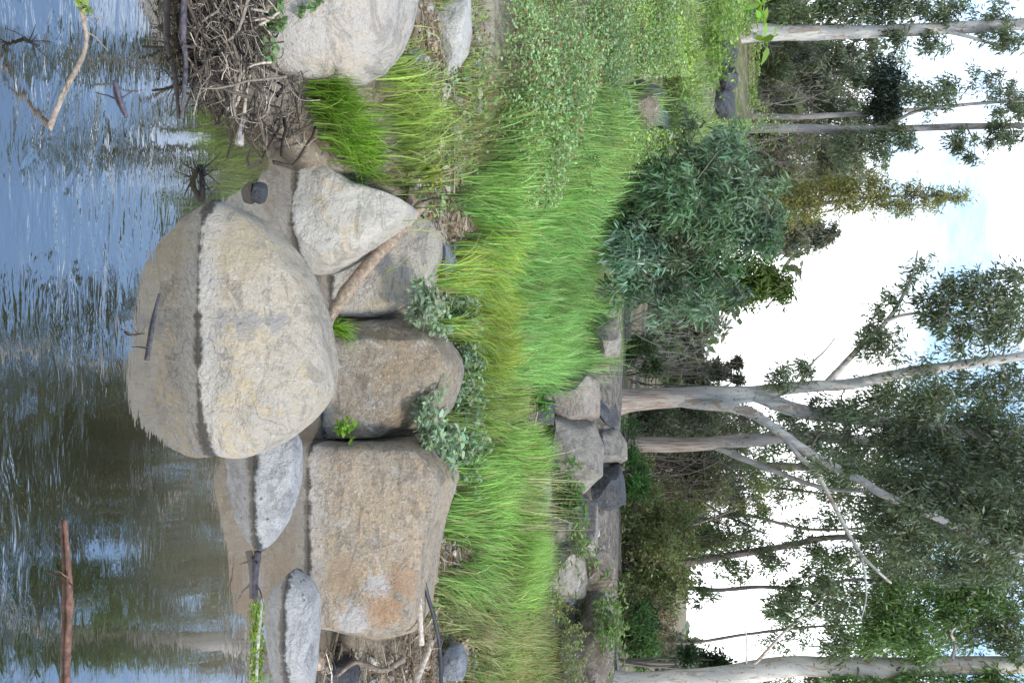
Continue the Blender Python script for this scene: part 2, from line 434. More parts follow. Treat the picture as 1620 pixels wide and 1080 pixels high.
# ------------------------------------------------------------------ ground
def ground_material():
    m, t = mat_new('bank_soil'); g = NT(t)
    pos = g.n('ShaderNodeNewGeometry').outputs['Position']
    n1 = g.noise(pos, 1.6, 6, 0.65, 0.3)
    n2 = g.noise(pos, 9, 6, 0.7, 0.6)
    n3 = g.noise(pos, 55, 4, 0.7)
    mp = g.n('ShaderNodeMapping', {'Vector': pos, 'Rotation': (0, 0, 0.5), 'Scale': (1, 0.18, 1)}).outputs[0]
    n4 = g.noise(mp, 90, 3, 0.7)
    col = g.mix(g.ramp(n1, 0.35, 0.65), (0.20, 0.155, 0.11), (0.30, 0.27, 0.22))
    col = g.mix(g.ramp(n2, 0.48, 0.68, 0, 0.75), col, (0.085, 0.068, 0.05))
    col = g.mix(g.ramp(n3, 0.52, 0.66, 0, 0.6), col, (0.42, 0.37, 0.29))
    col = g.mix(g.ramp(n4, 0.55, 0.66, 0, 0.6), col, (0.34, 0.27, 0.17))
    sp = g.n('ShaderNodeSeparateXYZ', {0: pos})
    far = g.ramp(g.math('ADD', sp.outputs['Y'], g.math('MULTIPLY', g.math('SUBTRACT', n1, 0.5), 5)), 7.0, 9.0)
    col = g.mix(g.math('MULTIPLY', far, g.ramp(n2, 0.35, 0.55)), col, (0.10, 0.14, 0.045))
    col = g.mix(g.ramp(sp.outputs['Y'], 11.5, 15.0), col, g.mix(g.ramp(n2, 0.4, 0.6), (0.24, 0.185, 0.125), (0.16, 0.15, 0.085)))
    col = g.mix(g.math('MULTIPLY', g.math('MULTIPLY', g.ramp(sp.outputs['Y'], 8.0, 8.6), g.ramp(sp.outputs['X'], 0.0, 0.5)), g.ramp(sp.outputs['Y'], 12.5, 11.5)), col, g.mix(g.ramp(n2, 0.42, 0.58), (0.20, 0.18, 0.155), (0.10, 0.09, 0.075)))
    wet = g.ramp(sp.outputs['Z'], 0.10, 0.0)
    col = g.mix(wet, col, (0.055, 0.045, 0.033))
    h = g.math('ADD', g.math('ADD', n2, g.math('MULTIPLY', n3, 0.5)), g.math('MULTIPLY', n4, 0.5))
    p = g.n('ShaderNodeBsdfPrincipled', {'Base Color': col, 'Roughness': 0.95, 'Specular IOR Level': 0.15, 'Normal': g.bump(h, 0.7, 0.03)})
    g.out(p.outputs[0]); return m
def axis(dense_lo, dense_hi, step, lo, hi, gfac=1.22):
    a = list(np.arange(dense_lo, dense_hi + step / 2, step))
    s = step
    while a[-1] < hi: s *= gfac; a.append(min(a[-1] + s, hi))
    s = step
    while a[0] > lo: s *= gfac; a.insert(0, max(a[0] - s, lo))
    return np.array(a)
gx = axis(-5.5, 5.5, 0.055, -500, 500); gy = axis(2.6, 13, 0.055, -60, 900)
GX, GY = np.meshgrid(gx, gy)
GZ = height_exact(GX, GY)
V = np.stack([GX, GY, GZ], -1).reshape(-1, 3)
nx, ny = len(gx), len(gy)
ii = (np.arange(ny - 1)[:, None] * nx + np.arange(nx - 1)[None]).reshape(-1, 1)
F = ii + np.array([0, 1, nx + 1, nx])
tag(link('ground', make_mesh('ground', V, F), ground_material()), 'earth bank and hillside rising from the creek', 'ground', kind='structure')

# ------------------------------------------------------------------ water
def water_material():
    m, t = mat_new('creek_water'); g = NT(t)
    pos = g.n('ShaderNodeNewGeometry').outputs['Position']
    sp = g.n('ShaderNodeSeparateXYZ', {0: pos})
    def mp(sx, sy, rot=0.0):
        return g.n('ShaderNodeMapping', {'Vector': pos, 'Rotation': (0, 0, rot), 'Scale': (sx, sy, 1)}).outputs[0]
    a = g.noise(mp(5.5, 17, 0.10), 1.0, 3, 0.55, 0.6)
    b = g.noise(mp(11, 36, -0.16), 1.0, 2, 0.5, 0.5)
    c = g.noise(mp(1.1, 2.6, 0.3), 1.0, 2, 0.5)
    calm = g.ramp(sp.outputs['Y'], 2.4, 3.3, 1.0, 0.2)          # sheltered behind the boulders
    gust = g.ramp(c, 0.36, 0.62, 0.18, 1.0)
    h = g.math('ADD', a, g.math('MULTIPLY', b, 0.24))
    h = g.math('MULTIPLY', g.math('MULTIPLY', h, calm), gust)
    nb = g.bump(h, 0.7, 0.0060)
    n = g.noise(pos, 1.3, 4, 0.6)
    body = g.mix(g.ramp(n, 0.35, 0.65), (0.019, 0.016, 0.007), (0.026, 0.020, 0.010))
    body = g.mix(g.ramp(g.math('ADD', sp.outputs['Y'], g.math('MULTIPLY', sp.outputs['X'], 0.35)), 2.7, 4.4), body, (0.135, 0.11, 0.078))   # stirred silt over the shallows
    d = g.n('ShaderNodeBsdfDiffuse', {'Color': body, 'Normal': nb})
    gl = g.n('ShaderNodeBsdfGlossy', {'Color': (0.95, 0.97, 1, 1), 'Roughness': 0.02, 'Normal': nb})
    fr = g.n('ShaderNodeFresnel', {'IOR': 5.0, 'Normal': nb}).outputs[0]
    mxs = g.n('ShaderNodeMixShader', {0: fr, 1: d.outputs[0], 2: gl.outputs[0]})
    g.out(mxs.outputs[0]); return m
wx = axis(-4, 4, 0.5, -60, 60, 1.5); wy = np.arange(-3, 8.01, 0.5)
WX, WY = np.meshgrid(wx, wy)
V = np.stack([WX, WY, WX * 0], -1).reshape(-1, 3)
ii = (np.arange(len(wy) - 1)[:, None] * len(wx) + np.arange(len(wx) - 1)[None]).reshape(-1, 1)
tag(link('water', make_mesh('water', V, ii + np.array([0, 1, len(wx) + 1, len(wx)])), water_material()), 'rippled brown creek water mirroring sky and trees', 'water', kind='structure')

# ------------------------------------------------------------------ rocks
def rock_mesh(name, outline_xz, c, Tf, Tb, seed, e=0.55, rough=0.05, cuts=5, lean=0.0, N=120, M=56, cutq=(0.86, 0.96), hard=0.0):
    """a boulder whose silhouette is outline_xz (points around c in the X-Z plane), Tf / Tb thick to the front / back"""
    rng = R(seed)
    O = np.asarray(outline_xz, float)
    ang = np.linspace(0, 2 * np.pi, N, endpoint=False)
    dirs = np.stack([np.cos(ang), np.sin(ang)], 1)
    A = O; B = np.roll(O, -1, 0); E = B - A
    rad = np.zeros(N)
    for i, d in enumerate(dirs):
        den = d[0] * E[:, 1] - d[1] * E[:, 0]
        den = np.where(np.abs(den) < 1e-12, 1e-12, den)
        t_ = (A[:, 0] * E[:, 1] - A[:, 1] * E[:, 0]) / den
        u_ = (A[:, 0] * d[1] - A[:, 1] * d[0]) / den
        ok = (t_ > 0) & (u_ >= -1e-6) & (u_ <= 1 + 1e-6)
        rad[i] = t_[ok].max() if ok.any() else 0.05
    k = np.array([1, 2, 3, 2, 1.]) / 9
    rad = rad * hard + (1 - hard) * sum(kk * np.roll(rad, s) for kk, s in zip(k, (-2, -1, 0, 1, 2)))
    ph = np.linspace(-np.pi / 2, np.pi / 2, M)
    cr_ = np.abs(np.cos(ph)) ** e; sr = np.sign(np.sin(ph)) * np.abs(np.sin(ph)) ** e
    cr_[0] = cr_[-1] = 0.0
    X = cr_[:, None] * rad[None] * np.cos(ang); Z = cr_[:, None] * rad[None] * np.sin(ang)
    Yv = np.where(sr < 0, sr * Tf, sr * Tb)[:, None] + 0 * X
    Yv = Yv + lean * (Z - 0)
    P = np.stack([X, Yv, Z], -1).reshape(-1, 3)
    size = np.mean(rad)
    for q in range(cuts):                                 # flat break faces
        n = rng.normal(size=3) * np.array((0.7, 0.5, 0.7)); n[1] = -abs(n[1]) - 0.35; n /= np.linalg.norm(n)
        d = P @ n; off = np.quantile(d, rng.uniform(*cutq))
        P = P - n * np.maximum(d - off, 0)[:, None] * np.clip(rng.uniform(0.6, 0.9) + hard * 0.35, 0, 1)
    nrm = P / np.maximum(np.linalg.norm(P, axis=1, keepdims=True), 1e-9)
    f1 = fbm(P / size * 1.3 + seed * 7.7, 5, 0.55); f2 = fbm(P / size * 5 + seed * 3.3, 4, 0.6)
    ridg = np.abs(fbm(P / size * 1.9 + seed * 1.7, 3))
    P = P + nrm * ((f1 * rough * 2.6 + f2 * rough * 1.5 - ridg * rough * 1.5) * size)[:, None]
    idx = np.arange(M * N).reshape(M, N)
    j2 = np.roll(idx, -1, 1)
    F = np.stack([idx[:-1], j2[:-1], j2[1:], idx[1:]], -1).reshape(-1, 4)
    return make_mesh(name, P, F), P
def rock(name, label, outline_px, Yc, Tf, Tb, seed, mat, cat='boulder', group=None, **kw):
    W = np.array([at(px, py, Yc) for px, py in outline_px])
    c = np.array(((W[:, 0].min() + W[:, 0].max()) / 2, Yc, (W[:, 2].min() + W[:, 2].max()) / 2))
    me, P = rock_mesh(name, (W - c)[:, [0, 2]], c, Tf, Tb, seed, **kw)
    return tag(link(name, me, mat, None, tuple(c)), label, cat, group)
def oval(px0, px1, py0, py1, seed, n=14, blocky=2.8, jit=0.05):
    rng = R(seed); a = np.linspace(0, 2 * np.pi, n, endpoint=False) + rng.normal(size=n) * 0.12 + rng.uniform(0, 1)
    r = 1 / (np.abs(np.cos(a)) ** blocky + np.abs(np.sin(a)) ** blocky) ** (1 / blocky) * (1 + rng.normal(size=n) * jit)
    return [((px0 + px1) / 2 + (px1 - px0) / 2 * r_ * math.cos(t), (py0 + py1) / 2 + (py1 - py0) / 2 * r_ * math.sin(t)) for t, r_ in zip(a, r)]

TAN, GREY, OCH = (0.40, 0.355, 0.285), (0.36, 0.345, 0.32), (0.42, 0.33, 0.20)
MR1 = rock_mat('boulder_tan_grey', (0.51, 0.435, 0.32), (0.465, 0.41, 0.335), (0.55, 0.43, 0.26), 0.9, speck=0.32, rust=[(*at(390, 512, 3.45), 0.05, (0.27, 0.26, 0.25)), (*at(440, 508, 3.5), 0.04, (0.28, 0.27, 0.26)), (*at(350, 505, 3.4), 0.04, (0.28, 0.27, 0.26)), (*at(380, 400, 3.5), 0.10, (0.47, 0.38, 0.24)), (*at(465, 523, 3.50), 0.014, (0.05, 0.05, 0.05))])
MR2 = rock_mat('boulder_pale_pitted', (0.50, 0.49, 0.47), (0.42, 0.415, 0.40), (0.36, 0.35, 0.33), 1.2, pits=0.9)
_rc = [at(605, 975, 4.68), at(640, 920, 4.75), at(600, 930, 4.68), at(565, 985, 4.66), at(580, 1030, 4.68), at(540, 910, 4.66)]
MR4 = rock_mat('slab_grey_brown_rust', (0.43, 0.335, 0.23), (0.36, 0.30, 0.225), (0.48, 0.35, 0.21), 1.1, speck=0.55,
               rust=[(*_rc[2], 0.07, (0.52, 0.51, 0.50)), (*_rc[3], 0.09, (0.52, 0.51, 0.50)), (*_rc[4], 0.08, (0.50, 0.49, 0.48)), (*_rc[0], 0.10, (0.44, 0.25, 0.12)), (*_rc[1], 0.08, (0.40, 0.24, 0.13)), (*_rc[5], 0.09, (0.38, 0.26, 0.15))])
MR5 = rock_mat('block_brown', (0.33, 0.25, 0.155), (0.34, 0.29, 0.225), (0.23, 0.185, 0.13), 1.0, speck=0.5)
MR6 = rock_mat('slab_warm_grey', (0.48, 0.42, 0.33), (0.44, 0.395, 0.33), (0.52, 0.42, 0.28), 0.9, speck=0.35)
MR7 = rock_mat('rock_cream', (0.60, 0.545, 0.45), (0.54, 0.49, 0.41), (0.57, 0.46, 0.31), 1.0, speck=0.3)
MR8 = rock_mat('boulder_beige', (0.50, 0.445, 0.375), (0.46, 0.42, 0.365), (0.52, 0.43, 0.33), 0.7, water=False, speck=0.25)
MR9 = rock_mat('stone_white', (0.62, 0.59, 0.52), (0.56, 0.53, 0.48), (0.50, 0.45, 0.36), 1.0, water=False, speck=0.2)
MRB = rock_mat('stone_blue_grey', (0.30, 0.32, 0.35), (0.24, 0.26, 0.285), (0.36, 0.36, 0.36), 1.5, water=False, speck=0.4)
MRS = rock_mat('slate_dark', (0.075, 0.08, 0.09), (0.11, 0.115, 0.125), (0.14, 0.13, 0.12), 1.2, water=False, speck=0.12, lich=0.15)
MRT = rock_mat('ledge_tan', (0.33, 0.285, 0.235), (0.28, 0.255, 0.225), (0.36, 0.25, 0.16), 0.8, water=False, speck=0.4)
MRG = rock_mat('ledge_grey', (0.36, 0.32, 0.265), (0.29, 0.265, 0.23), (0.24, 0.20, 0.16), 0.8, water=False, speck=0.45)
MRW = rock_mat('rock_brown', (0.22, 0.165, 0.115), (0.26, 0.21, 0.16), (0.30, 0.26, 0.21), 0.8, water=False, speck=0.4)

rock('boulder', 'largest rounded tan boulder standing in the creek water', [(330, 314), (362, 322), (400, 342), (440, 383), (470, 428), (491, 482), (504, 540), (509, 585), (505, 622), (490, 655), (470, 678), (440, 700), (408, 717), (384, 725), (355, 720), (325, 712), (280, 700), (255, 640), (250, 520), (255, 420), (280, 330)],
     3.62, 0.20, 0.42, 11, MR1, e=0.66, rough=0.017, cuts=1, lean=0.12, N=180, M=90)
rock('boulder', 'low pale pitted rock in the water right behind the largest boulder', [(375, 670), (400, 660), (450, 672), (466, 695), (469, 725), (466, 770), (452, 818), (432, 855), (408, 878), (385, 880), (360, 850), (350, 760), (355, 690)],
     4.02, 0.10, 0.22, 12, MR2, e=0.7, rough=0.04, cuts=3)
rock('boulder', 'small low pale rock in the shallows in front of the rust-patched slab', [(448, 892), (468, 905), (488, 925), (497, 950), (498, 1000), (494, 1060), (488, 1110), (430, 1130), (400, 1100), (395, 980), (415, 900)],
     4.38, 0.12, 0.2, 13, MR2, e=0.65, rough=0.04, cuts=4)
rock('boulder', 'big grey brown slab with rust orange patches at the water edge', [(470, 705), (512, 697), (560, 697), (605, 700), (655, 706), (680, 732), (697, 765), (690, 795), (674, 850), (662, 920), (652, 1000), (640, 1022), (592, 1036), (530, 1060), (505, 1063), (470, 1050), (440, 950), (440, 800)],
     4.85, 0.20, 0.55, 14, MR4, e=0.27, rough=0.042, cuts=6, hard=0.6, lean=0.35, N=180, M=90)
rock('boulder', 'brown square block between the rust-patched slab and the log', [(480, 520), (520, 506), (575, 500), (620, 500), (662, 520), (690, 543), (706, 570), (709, 592), (702, 622), (692, 652), (668, 684), (600, 691), (520, 692), (480, 688), (465, 600)],
     5.0, 0.14, 0.5, 15, MR5, e=0.28, rough=0.042, hard=0.6, cuts=5, lean=0.3)
rock('boulder', 'smooth warm grey slab lying behind the slanting log', [(500, 500), (600, 502), (626, 494), (652, 480), (676, 450), (688, 400), (683, 345), (664, 312), (620, 300), (560, 330), (520, 380), (480, 440)],
     5.15, 0.14, 0.5, 16, MR6, e=0.36, rough=0.035, cuts=4, lean=0.5)
rock('boulder', 'cream rock with a white tide mark below the slanting log', [(430, 225), (462, 218), (484, 214), (503, 240), (532, 270), (562, 290), (602, 300), (632, 312), (634, 332), (602, 360), (572, 388), (542, 410), (512, 428), (490, 432), (450, 425), (425, 380), (415, 300)],
     4.55, 0.13, 0.35, 17, MR7, e=0.34, rough=0.04, cuts=6, hard=0.6, lean=0.45)
rock('boulder', 'big smooth beige boulder behind the twig pile', [(390, 70), (405, 108), (450, 121), (500, 126), (546, 115), (582, 90), (612, 50), (630, 5), (640, -60), (600, -130), (480, -160), (380, -120), (370, 0)],
     4.12, 0.26, 0.5, 18, MR8, e=0.6, rough=0.018, cuts=3, lean=0.2, N=160, M=80)
rock('boulder', 'pale rock lying under the branch at the edge of the twig pile', [(352, 25), (345, -20), (350, -60), (415, -70), (428, -20), (420, 15), (400, 32), (372, 36)], 3.78, 0.10, 0.2, 25, MR7, e=0.5, rough=0.04, cuts=4, N=80, M=40)
rock('boulder', 'white flat-topped rock behind the big beige boulder', [(685, 110), (690, 60), (688, -30), (735, -40), (738, 30), (732, 70), (712, 100), (700, 117)], 5.25, 0.06, 0.3, 19, MR9, e=0.5, rough=0.03, cuts=5)
rock('stone', 'small blue grey stone among twigs beside the big beige boulder', [(637, 82), (650, 74), (664, 78), (669, 90), (660, 104), (645, 106), (634, 96)], 4.95, 0.05, 0.06, 20, MRB, 'stone', rough=0.03, N=60, M=30)
rock('stone', 'blue grey angular stone standing above the warm grey slab', [(672, 440), (676, 395), (690, 380), (706, 385), (720, 410), (723, 440), (712, 462), (695, 471), (676, 466)], 5.45, 0.08, 0.12, 21, MRB, 'stone', e=0.35, rough=0.04, cuts=8, cutq=(0.75, 0.93), hard=0.9, N=70, M=36)
rock('stone', 'small dark mottled stone breaking the water near the cream rock', oval(398, 421, 286, 322, 3), 3.93, 0.03, 0.04, 22, MRS, 'stone', rough=0.06, N=40, M=20)
rock('stone', 'flat grey stone on the litter by the black hose', oval(700, 735, 1022, 1080, 4), 5.5, 0.06, 0.15, 23, MRB, 'stone', rough=0.03, N=60, M=30)
rock('stone', 'dark wet rock at the foot of the rust-patched slab', oval(480, 560, 1045, 1120, 5), 4.95, 0.08, 0.3, 24, MRS, 'stone', rough=0.06, cuts=7)
# the rocky ledge behind the grass
LEDGE = [
    ('boulder', 'tan boulder with a dark stained face at the end of the ledge', (868, 942, 584, 673), 9.2, .25, .5, MRT, 4.0),
    ('boulder', 'large pale squarish boulder on the ledge behind the grass', (864, 951, 672, 783), 9.1, .25, .5, MRG, 4.5),
    ('boulder', 'grey boulder on top of the ledge below the forked gum', (940, 986, 684, 742), 9.9, .2, .4, MRG, 3.5),
    ('boulder', 'dark broken block on the ledge beside the leafy plant', (935, 984, 742, 808), 9.95, .2, .4, MRS, 3.5),
    ('boulder', 'low rock behind the tall grass at the foot of the forked gum', (935, 978, 505, 562), 9.6, .2, .4, MRG, 2.8),
    ('boulder', 'dark cracked rock in front of the forked gum trunk', (938, 975, 604, 684), 9.95, .2, .4, MRS, 3.0),
    ('slab', 'dark slate slab standing below the tan boulder', (838, 871, 638, 676), 8.5, .08, .2, MRS, 5.0),
    ('slab', 'small dark slate piece at the grass edge below the tan boulder', (820, 838, 640, 690), 8.2, .08, .2, MRS, 5.0),
    ('slab', 'tilted dark slate slab below the large pale boulder', (832, 868, 690, 745), 8.55, .10, .2, MRS, 4.0),
    ('slab', 'blue grey flat slab half hidden by dry stalks', (828, 866, 745, 830), 8.5, .10, .3, MRB, 5.0),
    ('slab', 'long grey layered ledge stone with dry stalks in front', (862, 900, 776, 880), 8.9, .15, .5, MRG, 5.0),
    ('slab', 'upper layered ledge stone beneath the olive bush', (898, 940, 800, 905), 9.3, .15, .5, MRG, 5.0),
    ('slab', 'lower grey ledge stone rising from the grass', (835, 868, 830, 915), 8.5, .12, .4, MRG, 5.0),
    ('slab', 'broad weathered ledge stone next to the round brown boulder', (868, 925, 870, 960), 9.0, .15, .5, MRG, 4.0),
    ('boulder', 'round brown boulder on the ledge under the olive bush', (924, 972, 876, 942), 9.3, .2, .3, MRW, 2.6),
    ('boulder', 'flattish grey boulder between the two brown boulders', (930, 966, 945, 1016), 9.6, .2, .4, MRG, 2.8),
    ('boulder', 'rounded brown boulder at the end of the ledge by the cream gum', (905, 962, 1005, 1100), 9.2, .25, .4, MRW, 2.8),
    ('stone', 'brown angular stone on the weedy slope above the shrub', (985, 1042, 138, 202), 9.3, .15, .25, MRW, 4.0),
    ('stone', 'dark stone leaning on the brown angular stone', (1006, 1045, 128, 160), 9.5, .10, .2, MRS, 3.0),
    ('stone', 'blue grey stone tucked behind the brown angular stone', (1022, 1055, 165, 200), 9.55, .10, .2, MRB, 3.5),
    ('stone', 'dark rock under the bright green leaves on the slope', (1140, 1178, 66, 100), 11.8, .2, .3, MRS, 3.0),
    ('stone', 'dark rock at the crest between two others', (1146, 1180, 100, 140), 12.0, .2, .3, MRS, 3.0),
    ('stone', 'dark rock at the crest nearest the shrub', (1142, 1176, 140, 185), 11.9, .2, .3, MRS, 3.0),
]
for i, (nm, lab, (a, b, c_, d_), Y, tf, tb, mm, bl) in enumerate(LEDGE):
    g6 = 5 if i < 17 else 0
    if i >= 17:
        Y = ground(a - 8, (c_ + d_) / 2)[1] + 0.05
    rock(nm, lab, oval(a - 16, (b + 4) if i < 20 else b - 10, c_ - g6, d_ + g6, 40 + i, 9, bl + 2.5, 0.075), Y, tf * 1.3, tb, 60 + i, mm, nm, 'stones of the ledge and slope', e=0.26, rough=0.040, cuts=9, cutq=(0.70, 0.93), hard=0.9, N=80, M=40)
rng = R(90)
ORD = 'first second third fourth fifth sixth seventh eighth ninth tenth eleventh twelfth thirteenth fourteenth fifteenth sixteenth seventeenth eighteenth nineteenth twentieth'.split()
for i in range(20):        # smaller stones packed into the ledge
    py = 592 + i * 25.5 + rng.normal() * 6; px = rng.uniform(835, 972); hw = rng.uniform(14, 30); hh = rng.uniform(9, 17)
    rock('ledge_stone', 'small %s stone packed into the ledge, %s along from the forked gum' % (['grey', 'tan', 'dark slate', 'pale grey', 'blue grey'][i % 5], ORD[i]), oval(px - hh, px + hh, py - hw, py + hw, 900 + i, 9, 4.0, 0.09), 8.9 + (px - 850) * 0.011 + rng.uniform(0, 0.12), .12, .3, 950 + i,
         [MRG, MRT, MRS, MRG, MRB][i % 5], 'stone', 'small stones of the ledge', e=0.3, rough=0.04, cuts=8, cutq=(0.70, 0.93), hard=0.9, N=40, M=22)

# ------------------------------------------------------------------ loose gravel and small stones (too many to count)
def icos():
    t = (1 + 5 ** .5) / 2
    v = np.array([(-1, t, 0), (1, t, 0), (-1, -t, 0), (1, -t, 0), (0, -1, t), (0, 1, t), (0, -1, -t), (0, 1, -t), (t, 0, -1), (t, 0, 1), (-t, 0, -1), (-t, 0, 1)]) / 1.9
    f = np.array([(0, 11, 5), (0, 5, 1), (0, 1, 7), (0, 7, 10), (0, 10, 11), (1, 5, 9), (5, 11, 4), (11, 10, 2), (10, 7, 6), (7, 1, 8), (3, 9, 4), (3, 4, 2), (3, 2, 6), (3, 6, 8), (3, 8, 9), (4, 9, 5), (2, 4, 11), (6, 2, 10), (8, 6, 7), (9, 8, 1)])
    return v, f
def scatter_px(regions, rng):
    """world points on the ground seen inside pixel rectangles (px0, px1, py0, py1, count), perspective-even"""
    out = []
    for (a, b, c, d, n) in regions:
        for _ in range(n):
            out.append(ground(rng.uniform(a, b), rng.uniform(c, d)))
    return np.array(out)
def ground_many(px, py):
    """vectorised: ground point for arrays of pixels"""
    px = np.asarray(px, float); py = np.asarray(py, float)
    Ys = np.concatenate([np.arange(2.6, 11, 0.08), np.arange(11, 13.9, 0.3)])
    k = (px - 810) / FPX; den = math.cos(PITCH) + k * math.sin(PITCH)
    sl_ = (-math.sin(PITCH) + k * math.cos(PITCH)) / den; sx = (py - 540) / FPX / den
    X = sx[:, None] * Ys; Z = CAMZ + sl_[:, None] * Ys
    H = np.maximum(height(X, np.broadcast_to(Ys, X.shape)), 0)
    hit = Z <= H
    i = np.where(hit.any(1), hit.argmax(1), len(Ys) - 1)
    r = np.arange(len(px))
    return np.stack([X[r, i], Ys[i], H[r, i]], 1)[hit.any(1)]
def clear_of_stones(P):
    k = np.tan(np.arctan2(P[:, 2] - CAMZ, P[:, 1]) + PITCH); px = 810 + FPX * k
    py = 540 + FPX * P[:, 0] / P[:, 1] * (math.cos(PITCH) + k * math.sin(PITCH))
    bad = np.zeros(len(P), bool)
    for (a, b, c, d) in ((935, 1048, 122, 208), (1098, 1180, 58, 190)): bad |= (px > a) & (px < b) & (py > c) & (py < d)
    return P[~bad]
def rand_px(regions, rng):
    px, py = [], []
    for (a, b, c, d, n) in regions:
        px.append(rng.uniform(a, b, n)); py.append(rng.uniform(c, d, n))
    return np.concatenate(px), np.concatenate(py)

rng = R(101)
iv, if_ = icos()
mb = MB()
G = ground_many(*rand_px([(640, 760, 0, 330, 420), (700, 760, 560, 700, 120), (660, 760, 760, 1080, 260), (470, 660, 1040, 1085, 60), (690, 735, 330, 560, 120), (800, 850, 600, 690, 50), (840, 960, 800, 1080, 120)], rng))
for p in G:
    s = np.clip(rng.lognormal(-4.1, 0.55), 0.006, 0.05)
    v = iv * (1 + rng.normal(size=(12, 1)) * 0.16) * s * np.array((1.2, 1.0, 0.7)) * rng.uniform(0.7, 1.3, 3)
    a = rng.uniform(0, 6.28); c, s_ = math.cos(a), math.sin(a)
    v = v @ np.array([(c, s_, 0), (-s_, c, 0), (0, 0, 1)]) + p
    k = rng.uniform(0.6, 1.15)
    mb.add(v, if_, np.array([(0.40, 0.37, 0.33), (0.27, 0.28, 0.30), (0.36, 0.28, 0.2), (0.5, 0.48, 0.43)][rng.integers(4)]) * k)
tag(mb.build('gravel', M_STICK, smooth=False), 'loose pebbles and gravel strewn over the bank', 'gravel', kind='stuff')

# ------------------------------------------------------------------ sticks, twigs and litter
def wiggle(P, n, amp, rng):
    Q = smooth_path(P, n)
    L = np.linalg.norm(Q[-1] - Q[0])
    t = np.linspace(0, 1, n)[:, None]
    w = rng.normal(size=(3, 3)) / np.array([[1], [1.5], [2.4]]); ph = rng.uniform(0, 6.28, (3, 3)); fq = np.array([2.2, 5.1, 10.3])
    off = sum(w[k] * (np.sin(t * fq[k] + ph[k]) - np.sin(ph[k])) for k in range(3)) * 0.16
    return Q + off * amp * L
def stick(name, label, pts, r0, r1, col, rng, cat='stick', n=22, sides=9, amp=0.05, twigs=0, twiglen=0.12, group=None, knots=()):
    """pts: world points"""
    mb = MB()
    Q = wiggle(pts, n, amp, rng)
    rad = np.linspace(r0, r1, n) * (1 + fbm(np.stack([np.linspace(0, 9, n), np.full(n, rng.uniform(0, 40)), np.zeros(n)], 1), 3) * 0.5)
    for (tk, amt) in knots: rad = rad * (1 + amt * np.exp(-((np.linspace(0, 1, n) - tk) / 0.035) ** 2))
    Q2 = np.vstack([Q[0], Q, Q[-1]]); rad2 = np.concatenate([[0.0004], rad, [0.0004]])
    V, F = tube(Q2, rad2, sides, rough=0.12, seed=rng.integers(99))
    mb.add(V, F, jitter_cols(col, len(V), rng, 0.12, 0.04))
    org = Q[0]
    root = mb.build(name, M_STICK, org=tuple(org))
    tag(root, label, cat, group)
    for _ in range(twigs):
        i = rng.integers(3, n - 2)
        d = rng.normal(size=3); d[2] = abs(d[2]) * 0.7; d /= np.linalg.norm(d)
        l = twiglen * rng.uniform(0.5, 1.2)
        W = wiggle([Q[i], Q[i] + d * l * 0.5, Q[i] + d * l + np.array((0, 0, -0.1 * l))], 7, 0.15, rng)
        V, F = tube(W, np.linspace(rad[i] * 0.45, 0.0008, 7), 5)
        m2 = MB(); m2.add(V, F, col); m2.build('twig', M_STICK, root, org=tuple(org), loc=(0, 0, 0))
    return root
def wp(px, py, z):
    """world point where a pixel's sight line reaches height z"""
    k = (px - 810) / FPX; den = math.cos(PITCH) + k * math.sin(PITCH)
    Y = (z - CAMZ) / ((-math.sin(PITCH) + k * math.cos(PITCH)) / den)
    return at(px, py, Y)
rng = R(202)
stick('log', 'slanting bare grey brown log resting across the rocks', [at(508, 530, 4.52), at(530, 490, 4.62), at(575, 425, 4.74), at(620, 375, 4.86), at(668, 322, 5.0)], 0.034, 0.027, (0.30, 0.235, 0.17), rng, 'log', n=40, sides=14, amp=0.02, knots=((0.3, 0.2), (0.7, 0.25)))
stick('stick', 'long red brown stick floating in the open water', [wp(103, 822, 0.004), wp(108, 900, 0.006), wp(109, 960, 0.006), wp(106, 1030, 0.005), wp(104, 1120, 0.004)], 0.0065, 0.0105, (0.17, 0.095, 0.07), rng, n=40, amp=0.02, twigs=2, twiglen=0.10, knots=((0.46, 0.7),))
stick('stick', 'forked pale stick rising from the water with a green leaf tip', [wp(70, 224, -0.03), at(100, 150, 2.48), at(136, 75, 2.47), at(128, 10, 2.42), at(122, -30, 2.40)], 0.0085, 0.005, (0.30, 0.25, 0.20), rng, n=26, amp=0.02, twigs=3, twiglen=0.09)
stick('stick', 'small black star-shaped dead twig in the open water', [wp(36, 60, -0.01), wp(48, 66, 0.03), wp(62, 72, 0.05)], 0.006, 0.003, (0.03, 0.026, 0.024), rng, n=10, amp=0.05, twigs=6, twiglen=0.09)
stick('stick', 'dark half sunken stick beside the twig pile', [wp(182, 128, 0.0), wp(190, 155, 0.006), wp(200, 186, 0.0)], 0.008, 0.006, (0.09, 0.085, 0.11), rng, n=14, amp=0.03, twigs=1)
stick('stick', 'dark wet stick lying along the edge of the twig pile', [wp(292, -10, 0.03), wp(290, 60, 0.03), wp(293, 105, 0.02), wp(285, 185, 0.0)], 0.011, 0.007, (0.10, 0.09, 0.105), rng, n=24, amp=0.03, twigs=3)
stick('branch', 'brown branch leaning out of the twig pile over the water', [at(390, 168, 3.85), at(408, 105, 3.83), at(420, 70, 3.82), at(432, 35, 3.8), at(450, -15, 3.75)], 0.015, 0.012, (0.28, 0.215, 0.16), rng, 'branch', n=26, amp=0.02, twigs=3)
stick('branch', 'pale peeling branch lying across the top of the twig pile', [at(345, 30, 3.7), at(375, 35, 3.75), at(410, 18, 3.75), at(440, -5, 3.7)], 0.022, 0.013, (0.40, 0.34, 0.28), rng, 'branch', n=22, amp=0.05, twigs=4)
